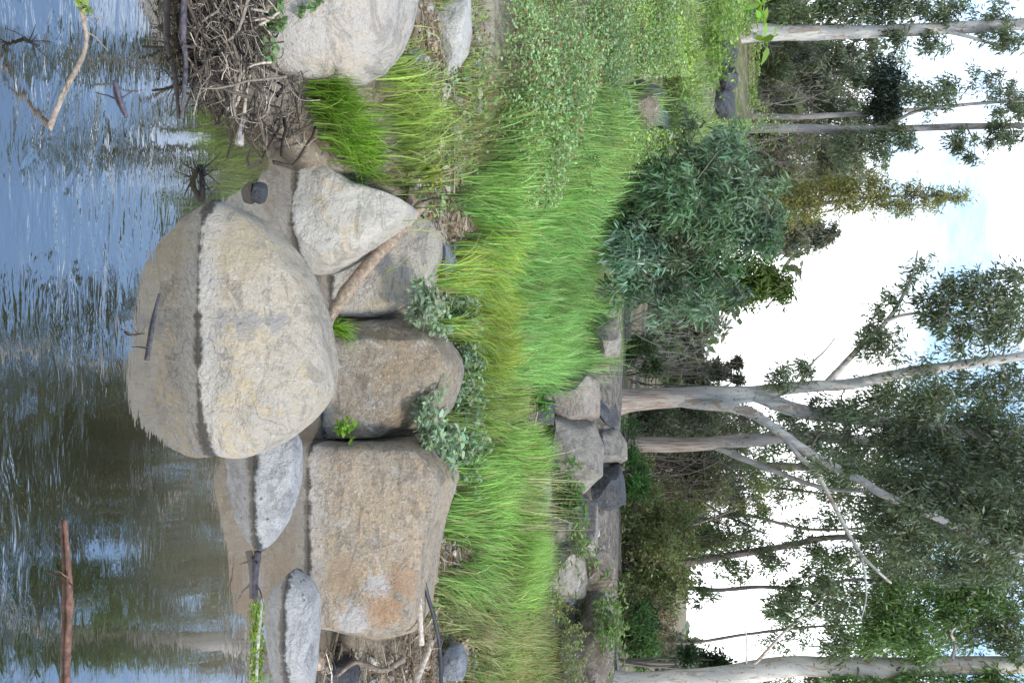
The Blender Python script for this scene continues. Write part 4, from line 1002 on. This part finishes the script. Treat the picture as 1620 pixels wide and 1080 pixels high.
# -- forked pale gum in the middle
tree('gum_tree', 'large forked pale gum with several sweeping limbs on the ledge', [
    ([(984, 634, 11.3), (1030, 630, 11.3), (1085, 627, 11.3), (1140, 625, 11.3), (1200, 622, 11.3)], 0.135, 0.095),
    ([(1195, 620, 11.3), (1280, 611, 11.2), (1347, 607, 11.1), (1413, 594, 11.0), (1520, 577, 10.9), (1620, 562, 10.8), (1760, 540, 10.7), (1900, 560, 10.7)], 0.072, 0.03),
    ([(1195, 624, 11.3), (1235, 640, 11.3), (1280, 653, 11.4), (1360, 662, 11.5), (1497, 680, 11.6), (1620, 682, 11.7), (1800, 672, 11.8), (2020, 690, 12)], 0.085, 0.035),
    ([(1500, 681, 11.6), (1560, 700, 11.5), (1620, 718, 11.4), (1720, 750, 11.3)], 0.05, 0.02),
    ([(1305, 609, 11.2), (1357, 553, 10.9), (1407, 503, 10.7), (1443, 437, 10.4), (1452, 397, 10.3)], 0.042, 0.008),
    ([(1405, 506, 10.7), (1430, 498, 10.6), (1465, 495, 10.5), (1520, 500, 10.4)], 0.02, 0.008),
    ([(1060, 633, 11.3), (1110, 640, 11.2), (1150, 644, 11.1), (1190, 655, 11.0), (1240, 688, 10.8), (1287, 720, 10.7), (1363, 760, 10.5), (1400, 783, 10.4), (1490, 822, 10.2), (1550, 853, 10.1), (1640, 885, 10)], 0.062, 0.028),
    ([(1240, 690, 10.8), (1265, 722, 10.7), (1290, 745, 10.6), (1320, 800, 10.5), (1342, 843, 10.4), (1363, 877, 10.3), (1385, 900, 10.2), (1410, 922, 10.2)], 0.032, 0.012),
    ([(1363, 877, 10.3), (1369, 915, 10.2), (1370, 947, 10.1), (1362, 980, 10.0)], 0.014, 0.005),
    ([(1262, 612, 11.2), (1285, 575, 11.1), (1305, 555, 11.0), (1325, 530, 11.0)], 0.02, 0.005),
], [
    (1395, 545, 10.8, 34, 34, 700), (1380, 505, 10.6, 20, 25, 130), (1408, 480, 10.5, 25, 25, 120), (1440, 440, 10.4, 15, 30, 90), (1465, 425, 10.4, 20, 16, 90),
    (1480, 500, 10.4, 36, 36, 620), (1530, 470, 10.4, 40, 40, 850), (1585, 460, 10.4, 40, 45, 950), (1560, 530, 10.6, 45, 36, 620), (1510, 540, 10.6, 25, 25, 220), (1600, 510, 10.6, 30, 30, 400), (1450, 580, 10.9, 40, 30, 300),
    (1245, 598, 11.1, 30, 18, 320), (1280, 588, 11.1, 18, 16, 170), (1400, 630, 11.2, 55, 30, 700), (1480, 625, 11.2, 55, 30, 800), (1570, 610, 11.2, 55, 35, 900),
    (1320, 645, 11.4, 40, 18, 300), (1345, 690, 11.3, 45, 30, 500), (1420, 700, 11.4, 55, 40, 1300), (1500, 720, 11.4, 60, 45, 1900), (1590, 740, 11.4, 60, 50, 2100), (1540, 660, 11.7, 55, 35, 1000),
    (1440, 770, 11.0, 50, 45, 1300), (1520, 800, 10.8, 55, 50, 1900), (1600, 830, 10.6, 55, 55, 1900), (1380, 810, 10.7, 35, 35, 450), (1440, 850, 10.5, 50, 40, 1000), (1550, 890, 10.4, 50, 40, 1000), (1300, 690, 11.0, 40, 30, 350),
    (1350, 745, 10.3, 22, 18, 160), (1450, 800, 9.9, 30, 22, 300), (1530, 838, 9.7, 34, 24, 360), (1590, 868, 9.7, 30, 24, 300), (1300, 735, 10.4, 18, 14, 90), (1350, 655, 11.0, 30, 18, 240), (1460, 668, 11.2, 34, 18, 260),
    (1780, 650, 11.4, 80, 50, 2000), (1950, 630, 11.6, 90, 55, 2400), (2100, 700, 12, 110, 60, 2600), (2150, 610, 12, 110, 50, 2400), (2300, 660, 12, 120, 90, 3000), (2450, 620, 12, 120, 110, 3000), (2050, 880, 12, 160, 24, 1800), (2350, 850, 12, 120, 80, 2400), (2500, 760, 12, 120, 100, 2600),
    (1680, 620, 11.2, 70, 70, 1400), (1760, 560, 10.9, 70, 60, 1100), (1700, 740, 11.4, 80, 70, 1800), (1850, 640, 11.5, 90, 80, 1800), (1680, 850, 10.6, 60, 70, 1300), (2000, 690, 12, 110, 80, 2200), (1900, 560, 11, 60, 50, 700), (2200, 640, 12, 110, 80, 2200), (2350, 720, 12, 110, 90, 2200),
], 400, M_BARK_PALE, (.05, .095, .25, DG), dens=1.6)
# -- grey gum just behind
tree('gum_tree', 'grey gum trunk standing close behind the forked pale gum', [
    ([(1000, 702, 13.2), (1090, 703, 13.2), (1150, 699, 13.2), (1215, 693, 13.2), (1300, 690, 13.3), (1420, 705, 13.4), (1600, 720, 13.5), (1900, 740, 13.6)], 0.095, 0.035),
    ([(1120, 701, 13.2), (1200, 735, 13.1), (1300, 770, 13.0), (1400, 780, 12.9)], 0.05, 0.015)],
    [(1250, 660, 13.2, 40, 24, 420), (1290, 735, 13.2, 30, 25, 350), (1360, 740, 13.2, 50, 40, 1000), (1460, 660, 13.4, 60, 50, 1200), (1560, 770, 13.4, 70, 60, 1900), (1470, 900, 13.2, 60, 45, 900), (1700, 720, 13.6, 90, 70, 1500), (1900, 745, 13.6, 90, 60, 1200), (1600, 680, 13.6, 60, 60, 1300)],
    401, M_BARK_GREY, (.05, .09, .24, DG), dens=1.7)
# -- cream gum on the right
tree('gum_tree', 'smooth cream gum trunk bending up at the end of the ledge', [
    ([(1000, 1085, 10.6), (1080, 1076, 10.6), (1150, 1070, 10.6), (1200, 1060, 10.6), (1255, 1052, 10.6), (1330, 1054, 10.6), (1420, 1054, 10.6), (1520, 1052, 10.6), (1620, 1050, 10.6), (1800, 1045, 10.7), (2000, 1060, 10.8)], 0.125, 0.07),
    ([(1505, 1045, 10.6), (1512, 1020, 10.5), (1505, 1000, 10.4), (1520, 985, 10.4)], 0.022, 0.010),
    ([(1180, 1060, 10.6), (1205, 1038, 10.5), (1240, 1000, 10.4), (1290, 955, 10.3), (1310, 930, 10.3)], 0.022, 0.006),
    ([(1178, 1066, 10.6), (1182, 1030, 10.5), (1176, 985, 10.4), (1150, 940, 10.4)], 0.012, 0.004)],
    [(1390, 1000, 10.4, 50, 30, 700, BG_), (1450, 1010, 10.4, 45, 35, 800, BG_), (1420, 960, 10.6, 40, 35, 600, BG_), (1500, 960, 10.5, 40, 30, 700, BG_), (1560, 950, 10.5, 35, 25, 400, BG_), (1460, 1085, 10.5, 60, 25, 900, BG_), (1350, 1085, 10.5, 40, 22, 500, BG_), (1560, 1085, 10.5, 60, 25, 900, BG_), (1600, 1005, 10.5, 30, 40, 500), (1540, 1000, 10.5, 30, 25, 240),
     (1240, 965, 10.4, 36, 26, 260), (1310, 950, 10.4, 30, 30, 300), (1330, 1020, 10.4, 26, 22, 200), (1700, 960, 10.6, 70, 60, 900), (1720, 1100, 10.7, 80, 70, 1300), (1900, 1110, 10.8, 100, 80, 1500), (2080, 1060, 10.8, 110, 90, 1600), (1900, 880, 10.8, 110, 25, 900), (2250, 900, 11, 130, 110, 2000)],
    402, M_BARK_CREAM, (.05, .09, .26, MG))
# -- left gums on the crest
tree('gum_tree', 'pale gum with a reddish foot at the left end of the crest', [
    ([(1200, 52, 13.0), (1290, 52, 13.0), (1380, 50, 13.0), (1500, 44, 13.0), (1620, 37, 13.0), (1800, 30, 13.1)], 0.10, 0.06),
    ([(1480, 46, 13.0), (1540, 60, 12.9), (1600, 80, 12.8)], 0.03, 0.01)],
    [(1260, 20, 13.0, 40, 22, 500, MG), (1340, 15, 13.0, 40, 25, 800), (1420, 12, 13.0, 45, 25, 900), (1500, 20, 13.0, 30, 25, 500), (1480, 66, 12.9, 25, 20, 220), (1570, 30, 13.0, 30, 30, 300), (1590, 70, 12.8, 25, 25, 260), (1700, 40, 13, 60, 50, 800), (1820, 20, 13, 70, 60, 900), (1420, 62, 12.9, 22, 14, 160)],
    403, M_BARK_PALE, (.055, .10, .24, DG), 'gums along the crest')
tree('gum_tree', 'short leaning gum stem beside the pale gum with the reddish foot', [
    ([(1195, 28, 13.3), (1225, 22, 13.2), (1260, 8, 13.1), (1290, -10, 13.0), (1360, -40, 13.0)], 0.065, 0.04)],
    [(1380, -30, 13.0, 40, 30, 500), (1310, 0, 13.0, 25, 20, 220)], 404, M_BARK_PALE, (.055, .10, .24, MG), 'gums along the crest')
tree('gum_tree', 'slender grey gum with dark hanging leaf clumps above the crest', [
    ([(1165, 202, 16.5), (1250, 203, 16.5), (1380, 205, 16.5), (1500, 201, 16.5), (1620, 198, 16.5), (1780, 190, 16.5)], 0.075, 0.035),
    ([(1400, 205, 16.5), (1440, 180, 16.4), (1500, 168, 16.3), (1620, 160, 16.2)], 0.03, 0.012)],
    [(1360, 232, 16.4, 36, 26, 700), (1405, 222, 16.4, 30, 30, 600), (1440, 225, 16.4, 18, 18, 180), (1480, 160, 16.3, 30, 26, 420), (1520, 222, 16.4, 24, 16, 300), (1540, 250, 16.4, 14, 12, 90), (1590, 215, 16.4, 26, 20, 420), (1600, 165, 16.2, 24, 30, 340), (1450, 150, 16.2, 20, 30, 260), (1700, 200, 16.4, 50, 50, 700), (1820, 180, 16.4, 70, 60, 800)],
    405, M_BARK_GREY, (.06, .11, .26, DG), 'gums along the crest')
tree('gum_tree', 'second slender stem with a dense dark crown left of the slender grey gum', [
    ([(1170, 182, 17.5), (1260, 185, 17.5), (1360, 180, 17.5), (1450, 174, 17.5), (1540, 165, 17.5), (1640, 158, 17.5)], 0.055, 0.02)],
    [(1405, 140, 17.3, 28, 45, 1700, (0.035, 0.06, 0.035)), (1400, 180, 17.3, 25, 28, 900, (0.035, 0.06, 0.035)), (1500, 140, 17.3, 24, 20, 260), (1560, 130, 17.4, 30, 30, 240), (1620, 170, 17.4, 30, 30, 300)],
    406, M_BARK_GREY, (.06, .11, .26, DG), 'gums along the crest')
# -- behind the left crest
tree('tree', 'grey green open-crowned tree behind the pale gum with the reddish foot', [
    ([(1170, 150, 19), (1240, 140, 19), (1300, 125, 19), (1360, 105, 19)], 0.07, 0.02), ([(1240, 140, 19), (1300, 160, 19), (1350, 190, 19)], 0.035, 0.01), ([(1220, 142, 19), (1260, 100, 19), (1310, 80, 19)], 0.035, 0.01)],
    [(1215, 110, 19, 34, 40, 420), (1215, 180, 19, 34, 40, 420), (1240, 85, 19, 34, 24, 420), (1290, 100, 19, 36, 30, 560), (1340, 85, 19, 30, 26, 360), (1250, 130, 19, 30, 26, 380), (1310, 150, 19, 34, 30, 420), (1370, 110, 19, 22, 28, 240), (1340, 190, 19, 30, 26, 340), (1385, 70, 19, 22, 22, 160)],
    407, M_BARK_DARK, (.09, .15, .3, GG), 'trees behind the crest', lmat=M_LEAF)
tree('tree', 'slim yellow green tree with a pointed leaning crown behind the shrub', [
    ([(1190, 338, 17), (1230, 333, 17), (1300, 322, 17), (1380, 312, 17), (1460, 310, 17), (1530, 312, 17)], 0.06, 0.01), ([(1230, 333, 17), (1300, 300, 17), (1360, 285, 17)], 0.02, 0.006)],
    [(1250, 322, 17, 40, 40, 900), (1300, 315, 17, 36, 34, 800), (1350, 308, 17, 34, 28, 650), (1390, 324, 17, 34, 20, 380), (1400, 298, 17, 28, 20, 300), (1440, 324, 17, 30, 18, 330), (1452, 304, 17, 26, 14, 240), (1485, 316, 17, 28, 15, 300), (1520, 312, 17, 20, 9, 150), (1330, 290, 17, 26, 18, 260)],
    408, M_BARK_GREY, (.05, .11, .2, (0.32, 0.32, 0.12)), lmat=M_LEAF, droop=0.3, dens=2.6)
tree('tree', 'soft grey leaved tree between the shrub and the yellow green tree', [
    ([(1170, 385, 21), (1220, 380, 21), (1290, 372, 21), (1320, 368, 21)], 0.06, 0.012)],
    [(1230, 375, 21, 30, 34, 900), (1270, 372, 21, 28, 30, 800), (1300, 365, 21, 22, 24, 450), (1320, 372, 21, 12, 14, 120)],
    409, M_BARK_GREY, (.08, .13, .28, (0.22, 0.225, 0.17)), lmat=M_LEAF)
# -- bushes low behind the ledge
def bush(label, px, py, Y, ru, ra, n, col, seed, leaf=(.035, .075, .38), name='bush', group='bushes behind the ledge', stems=5, bark=None, droop=0.1):
    rg = R(seed)
    base = at(px, py, Y); base = on_ground(base[0], base[1])
    kb = (base[2] - CAMZ) / Y
    pxb = 810 + FPX * math.tan(math.atan(kb) + PITCH)
    limbs = [([(pxb - 4, py, Y), ((pxb + px) / 2, py + rg.normal() * ra * .2, Y), (px + ru * .4, py + rg.normal() * ra * .3, Y)], .03, .008)]
    for i in range(stems):
        limbs.append(([(pxb - 2, py, Y), ((pxb + px) / 2, py + rg.uniform(-1, 1) * ra * .5, Y + rg.normal() * .15), (px + rg.uniform(-.3, .6) * ru, py + rg.uniform(-1, 1) * ra * .8, Y + rg.normal() * .3)], .018, .005))
    cl = []
    for i in range(max(4, n // 200)):
        cl.append((px + rg.uniform(-.8, .75) * ru, py + rg.uniform(-.85, .85) * ra, Y + rg.normal() * .3, ru * rg.uniform(.2, .45), ra * rg.uniform(.2, .45), 230, np.asarray(col) * rg.uniform(0.7, 1.35)))
    return tree(name, label, limbs, cl, seed, bark or M_BARK_DARK, (*leaf, col), group, name.replace('_', ' '), lmat=M_LEAF, droop=droop, extend=False, sides=7)
bush('olive leaved bush above the round brown ledge boulder', 1030, 870, 12.0, 62, 80, 5200, OL, 420)
bush('green bush beside the foot of the cream gum', 1000, 1000, 11.8, 45, 55, 3600, (0.085, 0.16, 0.05), 421)
bush('low bright green bush behind the dark broken ledge block', 1005, 752, 11.6, 30, 40, 1500, (0.09, 0.19, 0.045), 422, leaf=(.03, .06, .4))
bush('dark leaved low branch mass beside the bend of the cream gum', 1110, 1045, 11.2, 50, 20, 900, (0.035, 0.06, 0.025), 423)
bush('dark thicket directly behind the forked gum trunk', 1110, 715, 16.5, 110, 85, 6800, (0.12, 0.14, 0.09), 424)
bush('thin olive thicket rising behind the olive bush', 1130, 815, 15.5, 100, 60, 2800, OL, 425)
bush('small mid green bush left of the forked gum foot', 1020, 565, 13.0, 30, 34, 1600, (0.10, 0.15, 0.055), 426, leaf=(.03, .06, .4))
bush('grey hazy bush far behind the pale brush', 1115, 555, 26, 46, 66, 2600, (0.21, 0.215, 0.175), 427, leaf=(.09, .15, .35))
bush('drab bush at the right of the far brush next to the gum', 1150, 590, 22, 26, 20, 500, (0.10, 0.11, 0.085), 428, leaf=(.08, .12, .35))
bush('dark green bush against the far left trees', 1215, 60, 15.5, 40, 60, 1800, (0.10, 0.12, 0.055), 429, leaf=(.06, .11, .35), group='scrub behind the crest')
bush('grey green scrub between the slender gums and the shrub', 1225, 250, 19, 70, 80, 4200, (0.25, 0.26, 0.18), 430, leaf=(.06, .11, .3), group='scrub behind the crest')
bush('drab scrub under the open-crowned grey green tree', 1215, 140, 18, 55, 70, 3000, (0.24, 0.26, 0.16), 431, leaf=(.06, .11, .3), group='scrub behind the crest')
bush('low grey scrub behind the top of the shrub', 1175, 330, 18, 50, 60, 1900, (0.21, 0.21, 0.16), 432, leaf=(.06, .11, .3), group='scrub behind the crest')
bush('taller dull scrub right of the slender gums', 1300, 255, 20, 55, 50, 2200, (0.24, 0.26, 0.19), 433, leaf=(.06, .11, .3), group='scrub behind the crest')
bush('dense dark scrub between the two gum trunks', 1080, 670, 14.5, 90, 40, 4000, (0.13, 0.15, 0.10), 434)
bush('drab undergrowth along the ledge top under the thicket', 1010, 800, 13.5, 34, 70, 3000, (0.12, 0.15, 0.06), 435)
bush('brown leaved scrub in front of the far hillside', 1045, 950, 15, 40, 60, 2200, (0.20, 0.175, 0.10), 436)
bush('low olive weeds at the ledge end below the green bush', 985, 930, 11.2, 24, 50, 1500, (0.17, 0.19, 0.075), 437, leaf=(.02, .045, .4))
bush('grassy green bush tucked behind the grey ledge top boulder', 990, 700, 11.9, 18, 50, 1300, (0.10, 0.17, 0.06), 438, leaf=(.02, .05, .3))
bush('dull scrub at the far left behind the leaning gum stem', 1240, 20, 17, 60, 60, 3600, (0.12, 0.13, 0.08), 439, leaf=(.05, .09, .3), group='scrub behind the crest')
bush('tall grey scrub behind the open-crowned grey green tree', 1290, 120, 24, 95, 95, 4600, (0.25, 0.25, 0.20), 445, leaf=(.07, .12, .3), group='scrub behind the crest')
bush('tall drab scrub behind the slender gums', 1290, 235, 24, 110, 85, 5200, (0.26, 0.27, 0.205), 446, leaf=(.07, .12, .3), group='scrub behind the crest')
bush('pale olive scrub behind the yellow green tree', 1260, 320, 23, 60, 60, 3200, (0.28, 0.27, 0.16), 447, leaf=(.07, .12, .3), group='scrub behind the crest')
# -- background trees on the right
def bgtree(label, limbs, clumps, seed, col=MG, leaf=(.055, .10, .32)):
    return tree('tree', label, limbs, clumps, seed, M_BARK_DARK, (*leaf, col), 'trees behind the ledge', lmat=M_LEAF, sides=8)
bgtree('dark stemmed tree leaning left behind the olive thicket', [([(1010, 900, 17), (1090, 888, 17), (1180, 874, 17), (1250, 862, 17), (1310, 850, 17), (1420, 850, 17), (1600, 860, 17)], .075, .025)],
       [(1120, 850, 16.8, 46, 30, 420), (1180, 830, 16.8, 40, 30, 300), (1220, 880, 17, 34, 24, 420), (1290, 870, 17, 40, 26, 460), (1330, 820, 17, 36, 30, 260), (1380, 870, 17, 50, 36, 800), (1460, 840, 17, 60, 50, 1100), (1560, 880, 17, 60, 60, 1300), (1150, 900, 17, 36, 24, 360)], 440)
bgtree('thin upright tree left of the bright gap beside the cream gum', [([(1020, 938, 16), (1090, 930, 16), (1137, 933, 16), (1200, 928, 16), (1280, 930, 16), (1360, 916, 16), (1480, 930, 16)], .04, .016)],
       [(1110, 940, 16, 30, 20, 200), (1250, 935, 16, 30, 30, 380), (1300, 915, 16, 34, 26, 420), (1350, 940, 16, 36, 36, 480), (1420, 920, 16, 40, 40, 700), (1500, 930, 16, 40, 40, 500), (1235, 965, 16, 24, 16, 160)], 441)
bgtree('sparse tree in the gap between the forked gum and the leaning tree', [([(1010, 775, 20), (1100, 785, 20), (1200, 770, 20), (1300, 780, 20), (1420, 790, 20)], .04, .015), ([(1120, 800, 20), (1180, 830, 20), (1230, 850, 20)], .025, .008)],
       [(1120, 770, 20, 50, 30, 560), (1160, 800, 20, 30, 26, 240), (1230, 790, 20, 26, 22, 130), (1270, 770, 20, 26, 22, 120), (1330, 790, 20, 40, 30, 300), (1400, 790, 20, 50, 40, 700), (1210, 740, 20, 40, 20, 300), (1190, 850, 20, 24, 20, 140)], 442, OL)
bgtree('far tree filling the right edge behind the cream gum', [([(1000, 1110, 15), (1150, 1112, 15), (1300, 1105, 15), (1450, 1100, 15)], .08, .03)],
       [(1230, 1085, 15, 40, 30, 500), (1300, 1090, 15, 40, 30, 500), (1130, 1090, 15, 40, 24, 420), (1400, 1040, 15, 40, 40, 300), (1400, 1090, 15, 50, 40, 600)], 443, OL)

bgtree('leafy drooping tree behind the thin upright tree', [([(1010, 1010, 19), (1090, 1016, 19), (1180, 1003, 19), (1300, 990, 19), (1500, 985, 19)], .035, .015)],
       [(1250, 1010, 19, 40, 30, 300), (1320, 985, 19, 40, 36, 460), (1400, 970, 19, 50, 40, 800), (1480, 1000, 19, 50, 40, 800), (1570, 990, 19, 40, 40, 500), (1340, 1040, 19, 36, 26, 300), (1420, 900, 19, 50, 40, 800), (1330, 900, 19, 36, 30, 320), (1600, 930, 19, 40, 50, 700)], 448, MG, (.06, .11, .32))
bgtree('hanging leafed tree over the olive thicket', [([(1010, 812, 18), (1100, 822, 18), (1180, 815, 18), (1300, 838, 18), (1500, 820, 18)], .04, .015)],
       [(1090, 830, 18, 40, 36, 520), (1140, 860, 18, 40, 30, 420), (1200, 800, 18, 26, 24, 160), (1260, 840, 18, 26, 22, 150), (1320, 760, 18, 40, 36, 420), (1380, 740, 18, 40, 36, 600), (1440, 800, 18, 50, 50, 900), (1170, 750, 18, 40, 36, 420), (1250, 700, 18, 36, 36, 420)], 449, MG, (.06, .11, .32))
bgtree('broad crowned tree far behind the forked gum', [([(1010, 740, 22), (1150, 735, 22), (1300, 740, 22), (1500, 745, 22)], .12, .04)],
       [(1180, 700, 22, 50, 40, 700), (1230, 760, 22, 40, 36, 420), (1340, 720, 22, 50, 50, 700), (1420, 660, 22, 60, 60, 1100), (1450, 780, 22, 60, 60, 1200), (1560, 720, 22, 60, 70, 1400), (1590, 820, 22, 50, 60, 1000), (1540, 920, 22, 50, 50, 800), (1120, 690, 22, 40, 40, 700)], 444, DG, (.07, .13, .32))
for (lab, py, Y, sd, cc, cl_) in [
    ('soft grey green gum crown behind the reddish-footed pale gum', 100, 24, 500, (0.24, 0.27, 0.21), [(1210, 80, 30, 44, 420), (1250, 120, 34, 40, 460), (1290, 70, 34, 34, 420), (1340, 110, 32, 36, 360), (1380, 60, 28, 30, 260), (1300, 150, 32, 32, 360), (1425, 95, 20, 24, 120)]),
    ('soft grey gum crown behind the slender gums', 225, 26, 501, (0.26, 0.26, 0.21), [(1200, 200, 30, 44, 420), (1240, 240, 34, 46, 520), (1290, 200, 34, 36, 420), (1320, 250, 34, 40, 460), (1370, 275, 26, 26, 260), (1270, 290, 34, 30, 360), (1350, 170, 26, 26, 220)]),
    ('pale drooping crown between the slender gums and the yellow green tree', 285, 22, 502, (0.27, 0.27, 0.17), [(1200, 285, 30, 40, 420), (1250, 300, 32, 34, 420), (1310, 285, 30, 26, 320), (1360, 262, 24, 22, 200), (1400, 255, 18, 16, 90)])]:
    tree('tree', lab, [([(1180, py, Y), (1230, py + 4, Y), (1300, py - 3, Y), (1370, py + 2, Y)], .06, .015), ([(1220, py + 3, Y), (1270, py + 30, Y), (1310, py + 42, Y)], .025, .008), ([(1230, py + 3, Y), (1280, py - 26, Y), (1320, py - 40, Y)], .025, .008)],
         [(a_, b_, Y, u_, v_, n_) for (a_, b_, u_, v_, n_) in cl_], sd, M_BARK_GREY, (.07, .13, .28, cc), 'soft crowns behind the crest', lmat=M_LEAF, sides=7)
# -- the blue green shrub
rg = R(460)
sb = [(955, 360, 8.9)]
lm = [([(940, 360, 9.0), (1000, 355, 8.9), (1080, 350, 8.9), (1180, 370, 8.9)], .03, .01)]
for i in range(14):
    lm.append(([(945, 345 + rg.uniform(-20, 20), 9.0), (1020 + rg.uniform(-30, 30), 345 + rg.uniform(-70, 80), 8.9 + rg.normal() * .2), (1080 + rg.uniform(-70, 110), 345 + rg.uniform(-130, 120), 8.9 + rg.normal() * .3)], .014, .004))
cl = []
EU = (0.145, 0.235, 0.15)
for (px, py, ru, ra, n) in [(1232, 300, 16, 14, 70), (1240, 345, 18, 12, 80), (1222, 392, 18, 14, 80), (1190, 255, 18, 14, 80), (1160, 205, 20, 14, 80), (1095, 192, 20, 16, 90), (1020, 196, 20, 16, 90), (1175, 470, 20, 14, 90), (1120, 500, 18, 14, 70), (1040, 505, 22, 14, 80), (985, 300, 45, 60, 900), (1000, 400, 45, 60, 800), (1040, 240, 45, 45, 800), (1060, 310, 55, 55, 1200), (1060, 400, 55, 60, 1200), (1110, 270, 50, 50, 1000), (1130, 350, 50, 60, 1200), (1130, 430, 45, 45, 900), (1180, 310, 40, 45, 800), (1195, 370, 36, 40, 650), (1000, 460, 40, 36, 500), (1060, 470, 45, 30, 500), (1150, 235, 32, 30, 400), (1215, 345, 22, 30, 260), (975, 240, 30, 30, 350), (1100, 480, 30, 20, 240), (1020, 350, 40, 60, 700)]:
    cl.append((px, py, 8.9 + rg.normal() * .15 - 0.1, ru * 0.92, ra * 0.86, n, np.array(EU) * rg.uniform(0.65, 1.4) * np.array((rg.uniform(.9, 1.2), 1, rg.uniform(.8, 1.1)))))
tree('shrub', 'dense blue green gum shrub with long drooping leaves behind the grass', lm, cl, 461, M_BARK_DARK, (.045, .105, .21, EU), cat='shrub', lmat=M_GUM, droop=0.35, long_leaf=True, sides=7, extend=False, dens=1.6)
tree('tree', 'round crowned bright green sapling top showing behind the blue green shrub', [([(1000, 450, 10.8), (1100, 450, 10.8), (1200, 450, 10.8), (1250, 448, 10.8)], .03, .008)],
     [(1190, 440, 10.8, 36, 34, 900), (1225, 450, 10.8, 26, 26, 500), (1160, 460, 10.8, 30, 26, 500), (1248, 455, 10.8, 12, 18, 120)], 462, M_BARK_DARK, (.06, .10, .25, (0.11, 0.165, 0.035)), lmat=M_LEAF)

# -- bare brush
def brush(label, px0, px1, py0, py1, Y, n, col, seed, r=0.006, name='dead_bush'):
    rg = R(seed); mb = MB()
    for i in range(n):
        y = Y + rg.normal() * 0.6; py = rg.uniform(py0, py1)
        b = at(1000, py, y); b = on_ground(b[0], b[1])
        t = at(rg.uniform(px0 + (px1 - px0) * .35, px1), py + rg.normal() * (py1 - py0) * .22, y + rg.normal() * .4)
        Q = wiggle([b, (b + t) / 2 + rg.normal(size=3) * .08, t], 9, 0.10, rg)
        rr_ = r * rg.uniform(.5, 1.3)
        V, F = tube(Q, np.linspace(rr_, rr_ * .3, 9), 4); mb.add(V, F, np.asarray(col) * rg.uniform(.6, 1.3))
        for k in range(7):
            j = rg.integers(2, 8); d = rg.normal(size=3); d[2] = abs(d[2]); d /= np.linalg.norm(d)
            l = rg.uniform(.15, .5) * np.linalg.norm(t - b) * .5
            W = wiggle([Q[j], Q[j] + d * l * .5, Q[j] + d * l + np.array((0, 0, .1 * l))], 6, .15, rg)
            V, F = tube(W, np.linspace(rr_ * .5, rr_ * .18, 6), 3); mb.add(V, F, np.asarray(col) * rg.uniform(.6, 1.3))
    b = at(1000, (py0 + py1) / 2, Y); b = on_ground(b[0], b[1])
    return tag(mb.build(name, M_STICK, org=tuple(b)), label, 'dead bush', 'bare brush')
brush('pale leafless brush between the shrub and the forked gum', 1000, 1130, 495, 600, 13.5, 46, (0.42, 0.39, 0.31), 470, .007)
brush('dark leafless brush behind the forked gum trunk', 1000, 1200, 640, 790, 15, 42, (0.13, 0.11, 0.095), 471, .010)
brush('grey leafless brush along the crest below the slender gums', 1180, 1330, 110, 310, 17, 34, (0.34, 0.30, 0.26), 472, .010)
brush('bare dark twigs sticking up left of the forked gum', 1130, 1215, 560, 615, 14, 7, (0.12, 0.10, 0.09), 473, .010)
brush('dry brown brush in front of the far hillside by the cream gum', 1000, 1090, 900, 1020, 14, 24, (0.26, 0.2, 0.15), 474, .006)
brush('bare twigs between the olive thicket and the sparse tree', 1050, 1290, 720, 880, 16.5, 26, (0.10, 0.09, 0.08), 475, .010)

# far woods on the hillside, one mass
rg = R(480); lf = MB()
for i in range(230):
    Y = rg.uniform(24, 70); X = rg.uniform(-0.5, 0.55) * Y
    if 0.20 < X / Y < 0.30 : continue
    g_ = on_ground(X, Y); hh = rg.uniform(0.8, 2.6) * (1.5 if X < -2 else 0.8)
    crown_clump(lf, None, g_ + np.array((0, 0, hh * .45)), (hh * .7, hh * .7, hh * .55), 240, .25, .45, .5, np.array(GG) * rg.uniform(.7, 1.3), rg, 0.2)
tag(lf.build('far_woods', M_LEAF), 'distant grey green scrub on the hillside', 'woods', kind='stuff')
